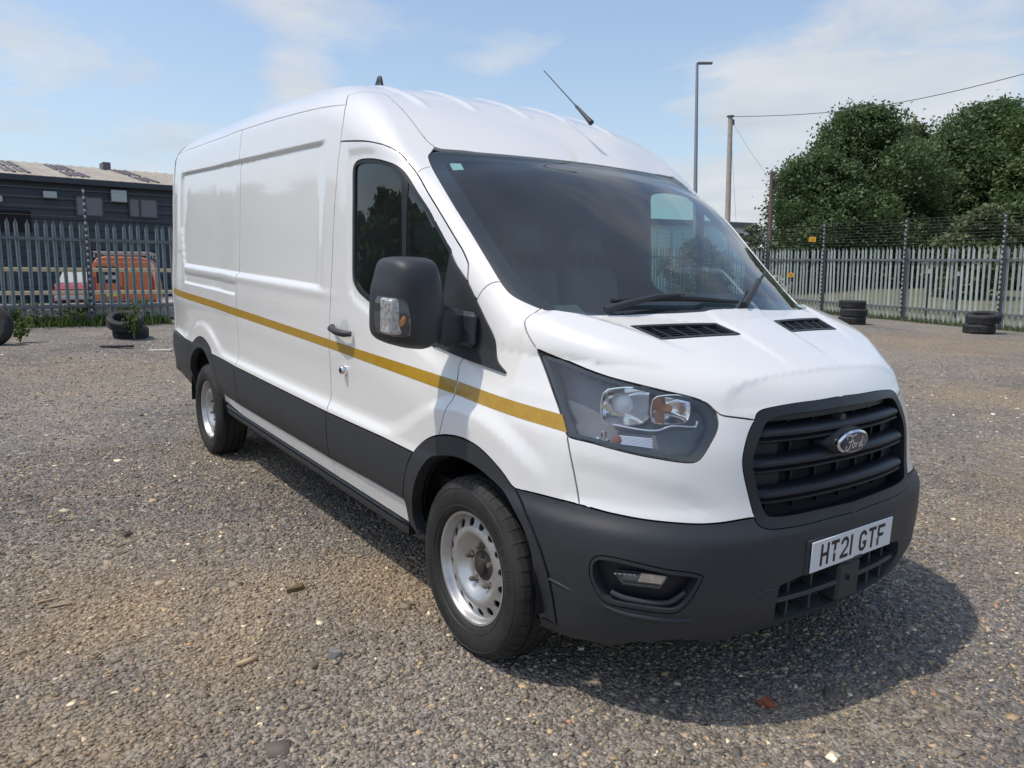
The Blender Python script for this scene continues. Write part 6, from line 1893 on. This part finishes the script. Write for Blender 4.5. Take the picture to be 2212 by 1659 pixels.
out_ = [(-y, z) for y, z in zip(yy_, zz)] + [(y, z) for y, z in zip(yy_[::-1], zz[::-1])]
for s_ in (-1, 1):
    pl = [(s_ * max(.004, abs(y)), z) for y, z in out_[:len(zz)]] + [(s_ * .004, zz[-1]), (s_ * .004, zz[0])]
    b = MB(); b.prism(pl if s_ > 0 else pl[::-1], -4.895, -4.86, 'x'); b.V = [tuple(p) for p in B2(b.V)]; ro = b.build('rear_door', WP, van)
    b = MB(); b.bbox(-4.90, -4.84, s_ * .88 - .05, s_ * .88 + .05, .95, 1.45, .01); b.V = [tuple(p) for p in B2(b.V)]; b.build('tail_light', M['red_plastic'], van)
b = MB(); b.bbox(-4.97, -4.80, -.97, .97, .36, .62, .03); b.V = [tuple(p) for p in B2(b.V)]; b.build('rear_bumper', BP, van, angle=30)
b = MB(); b.box(-4.75, .80, -.70, .70, .30, .36); b.box(.40, .70, -.55, .55, .32, .8); b.box(-4.7, -.7, -.62, -.52, .2, .32); b.box(-4.7, -.7, .52, .62, .2, .32)
b.box(-3.9, -3.72, -.85, .85, .30, .40); b.box(-.12, .12, -.8, .8, .22, .40); b.V = [tuple(p) for p in B2(b.V)]; b.build('chassis', M['void'], van)
def well(cx, cz, r):
    b = MB(); n = 20; V = []
    for y in (-1.005, -.72):
        for k in range(n + 1):
            a = math.radians(-4 + 190 * k / n); V.append((cx + r * math.cos(a), y, cz + r * math.sin(a)))
    V.append((cx, -.72, cz)); F = [(k, k + 1, n + 2 + k, n + 1 + k) for k in range(n)] + [(n + 1 + k, n + 2 + k, 2 * n + 2) for k in range(n)]
    b.add(B2(V), F); return b.build('wheel_arch_liner', M['void'], van, angle=40)
both(well(-.04, .36, .455)); both(well(RC[0], RC[1], .465))

# wheels: tyre with tread blocks, pressed steel rim with round holes, hub and nuts
def make_wheel():
    w = empty('wheel'); w.parent = van
    ty = MB()
    R_ = .353; hw = .1125
    prof = [(.222, -.088), (.232, -.104), (.262, -.1165), (.295, -.1175), (.318, -.113), (.334, -.103), (.344, -.092), (.3485, -.082), (R_, -.070),
            (R_, -.052), (R_ - .008, -.050), (R_ - .008, -.044), (R_, -.042), (R_ + .001, -.006), (R_ - .008, -.004), (R_ - .008, .004), (R_ + .001, .006), (R_, .042), (R_ - .008, .044), (R_ - .008, .050), (R_, .052),
            (R_, .070), (.3485, .082), (.334, .103), (.295, .1175), (.262, .1165), (.232, .104), (.222, .088)]
    ty.lathe([(r, h) for r, h in prof], 96, 'y', (0, 0, 0))
    tyo = ty.build('tyre', M['rubber'], w, angle=28)
    sb = MB()                                        # shoulder blocks
    nb = 44
    for k in range(nb):
        a0 = 2 * math.pi * (k + .08) / nb; a1 = 2 * math.pi * (k + .86) / nb
        for s_ in (-1, 1):
            V = []
            for a in (a0, a1):
                for (r, h) in ((.335, .104), (.3455, .0935), (R_ + .0025, .071), (R_ + .0025, .0545), (R_ - .01, .0535)):
                    V.append((r * math.cos(a), s_ * h, r * math.sin(a)))
            F = [(i, i + 1, 6 + i, 5 + i) for i in range(4)] + [(0, 1, 2, 3, 4), (5, 6, 7, 8, 9)]
            sb.add(V, F)
    for k in range(60):
        a0 = 2 * math.pi * (k + .1) / 60; a1 = 2 * math.pi * (k + .84) / 60
        for (h0, h1) in ((-.041, -.007), (.007, .041)):
            V = [(r * math.cos(a), h, r * math.sin(a)) for a in (a0, a1) for (r, h) in ((R_ - .004, h0), (R_ + .003, h0), (R_ + .003, h1), (R_ - .004, h1))]
            sb.add(V, [(0, 1, 5, 4), (1, 2, 6, 5), (2, 3, 7, 6), (0, 1, 2, 3), (4, 5, 6, 7)])
    sbo = sb.build('tread_blocks', M['rubber'], tyo); tag(sbo, kind='stuff')
    lt = MB()                                        # raised ring and lettering bars on the sidewall
    lt.lathe([(.315, -.1135), (.3165, -.1155), (.319, -.1135)], 96, 'y')
    lt.lathe([(.246, -.111), (.2475, -.1135), (.25, -.1125)], 96, 'y')
    rs = np.random.RandomState(3)
    for c0, nlet in ((62, 9), (242, 9)):
        for k in range(nlet):
            a = math.radians(c0 - k * 7.2)
            for s_ in ((-.012, .25), (.0, .25), (.012, .25))[:rs.randint(2, 4)]:
                u = np.array([math.cos(a), 0, math.sin(a)]); t_ = np.array([-math.sin(a), 0, math.cos(a)])
                c = u * .283 + t_ * s_[0]
                V = [c + u * dr + t_ * dt + np.array([0, -.1195, 0]) for dr, dt in ((-.014, -.0022), (.014, -.0022), (.014, .0022), (-.014, .0022))]
                lt.add(V, [(0, 1, 2, 3)])
    lto = lt.build('sidewall_marking', mat('tyre_marking', (.03, .03, .03), .6), tyo)
    rim = MB()
    rim.lathe([(.2235, -.078), (.2255, -.090), (.2215, -.096), (.213, -.094), (.207, -.084), (.205, -.070), (.1985, -.062), (.1965, -.02), (.19, .03), (.2, .08), (.222, .088)], 72, 'y')
    ro = rim.build('rim', M['steel'], w, angle=35)
    # disc of the rim as a polar grid with round holes left open
    nh = 16; na = nh * 8; dprof = [(.060, -.032), (.070, -.036), (.085, -.036), (.099, -.044), (.114, -.060), (.127, -.072), (.137, -.0775), (.145, -.0785), (.152, -.0765)]
    dV = []; dF = []
    for (r, h) in dprof:
        for k in range(na): a = 2 * math.pi * k / na; dV.append((r * math.cos(a), h, r * math.sin(a)))
    for i in range(len(dprof) - 1):
        for k in range(na): dF.append((i * na + k, i * na + (k + 1) % na, (i + 1) * na + (k + 1) % na, (i + 1) * na + k))
    # band with holes: each hole is a circle inside a cell of 8 columns
    r0, r1, h0, h1 = .152, .199, -.0765, -.0575
    base = (len(dprof) - 1) * na
    o1 = len(dV)
    for k in range(na): a = 2 * math.pi * k / na; dV.append((r1 * math.cos(a), h1, r1 * math.sin(a)))
    hp_ = lambda r: h0 + (h1 - h0) * (r - r0) / (r1 - r0)
    for c in range(nh):
        ac = 2 * math.pi * (c + .5) / nh; rc = (r0 + r1) / 2 + .001; hr = .0178
        ring = []; inner = []
        for k in range(16):
            t = 2 * math.pi * k / 16; r = rc + hr * math.cos(t) * .95; a = ac + hr * math.sin(t) * .95 / rc
            ring.append(len(dV)); dV.append((r * math.cos(a), hp_(r), r * math.sin(a)))
        for k in range(16):
            x, y, z = dV[ring[k]]; inner.append(len(dV)); dV.append((x, y + .006, z))
        for k in range(16): dF.append((ring[k], ring[(k + 1) % 16], inner[(k + 1) % 16], inner[k]))
        b0 = [base + (c * 8 + j) % na for j in range(9)]; b1 = [o1 + (c * 8 + j) % na for j in range(9)]
        # outline of the cell, from the outer middle going +angle
        cell = [b1[4], b1[5], b1[6], b1[7], b1[8], b0[8], b0[8], b0[7], b0[6], b0[5], b0[4]]
        outer = [b1[4], b1[5], b1[7], b1[8], b1[8], b0[8], b0[7], b0[5], b0[4], b0[3], b0[1], b0[0], b1[0], b1[0], b1[1], b1[3]]
        for k in range(16):
            a_, b_ = outer[k], outer[(k + 1) % 16]
            f = [ring[k], ring[(k + 1) % 16]] + ([b_, a_] if a_ != b_ else [a_])
            dF.append(tuple(f))
        for j in (5, 6): pass
        dF.append((b1[5], b1[6], b1[7])); dF.append((b1[1], b1[2], b1[3])); dF.append((b0[5], b0[6], b0[7])); dF.append((b0[1], b0[2], b0[3]))
    db = MB(); db.add(dV, dF); db.build('wheel_disc', M['steel'], w, angle=32)
    hb_ = MB(); hb_.lathe([(0, -.058), (.026, -.058), (.033, -.054), (.036, -.038), (.060, -.034), (.066, -.022)], 32, 'y'); hb_.build('hub', M['hub'], w, angle=30)
    for k in range(5):
        a = 2 * math.pi * k / 5 + .35
        nb_ = MB(); nb_.lathe([(0, -.066), (.008, -.066), (.0105, -.063), (.0115, -.046), (.016, -.042), (.017, -.030)], 6, 'y', (.080 * math.cos(a), 0, .080 * math.sin(a))); nb_.build('wheel_nut', M['steel_dark'], w, angle=25)
    bk_ = MB(); bk_.lathe([(0, -.012), (.150, -.010), (.153, .02)], 40, 'y'); bk_.build('brake_disc', M['steel_dark'], w, angle=30)
    return w
wh = make_wheel()
YW = -.9997 + .091
wh.location = (0, YW, .345)
w2 = copy_tree(wh, van); w2.location = (-3.75, YW, .347); w2.rotation_euler = (0, .5, 0)
for x in (0, -3.75):
    w3 = copy_tree(wh, van); w3.location = (x, -YW, .345); w3.rotation_euler = (0, 0, math.pi)

# cab: bulkhead, dashboard, seats, wheel
b = MB(); b.box(-1.36, -1.33, -.93, .93, .5, 2.2); b.V = [tuple(p) for p in B2(b.V)]; b.build('bulkhead', M['bulkhead'], van)
b = MB(); b.prism([(.20, 1.27), (.05, 1.285), (-.22, 1.25), (-.34, 1.19), (-.36, 1.02), (-.30, .85), (.1, .8)], -.86, .86, 'y'); b.V = [tuple(p) for p in B2(b.V)]; dsh = b.build('dashboard', M['cabin'], van)
b = MB(); b.prism([(-.12, 1.27), (-.30, 1.245), (-.33, 1.30), (-.24, 1.335)], -.70, -.32, 'y'); b.V = [tuple(p) for p in B2(b.V)]; b.build('instrument_hood', M['cabin'], dsh)
b = MB(); b.box(-.02, .06, -.23, -.10, 1.289, 1.292); b.add([(.06, -.24, 1.292), (.06, -.08, 1.292), (.10, -.08, 1.325), (.10, -.24, 1.325)], [(0, 1, 2, 3)]); b.V = [tuple(p) for p in B2(b.V)]; b.build('paper_sheet', M['paper'], dsh)
b = MB(); tor = []
for k in range(29):
    a = 2 * math.pi * k / 28; tor.append((-.46 + .19 * math.sin(a) * .42, -.46 + .19 * math.cos(a), 1.17 + .19 * math.sin(a) * .9))
b.tube(B2(tor), .015, 8, caps=False); b.tube(B2([(-.46, -.46, 1.17), (-.30, -.46, 1.08)]), .035, 10); b.tube(B2([(-.46, -.63, 1.17), (-.46, -.46, 1.16), (-.46, -.29, 1.17)]), .016, 6); b.build('steering_wheel', M['cabin'], van, angle=50)
def seat(y0_, y1_):
    b = MB(); b.bbox(-1.10, -.62, y0_, y1_, .72, .92, .05)
    Mx = np.eye(4); an = -.22; Mx[:3, :3] = [[math.cos(an), 0, math.sin(an)], [0, 1, 0], [-math.sin(an), 0, math.cos(an)]]; Mx[:3, 3] = (-1.10, 0, .9)
    b.bbox(-.07, .08, y0_ + .01, y1_ - .01, 0, .58, .05, M=Mx); b.V = [tuple(p) for p in B2(b.V)]
    s_ = b.build('seat', M['cabin'], van, angle=40)
    h = MB(); yc = (y0_ + y1_) / 2; h.bbox(-.04, .06, yc - .13, yc + .13, .64, .84, .04, M=Mx); h.V = [tuple(p) for p in B2(h.V)]; h.build('headrest', M['cabin'], s_, angle=40)
    for dy in (-.06, .06):
        h = MB(); h.tube(B2((np.array([[0, yc + dy, .56], [0, yc + dy, .68]]) @ Mx[:3, :3].T) + Mx[:3, 3]), .007, 6); h.build('headrest_post', M['steel_dark'], s_)
seat(-.72, -.20); seat(-.12, .34); seat(.36, .82)
b = MB(); b.box(-1.3, .3, -.9, .9, .55, .6); b.V = [tuple(p) for p in B2(b.V)]; b.build('cab_floor', M['dark'], van)
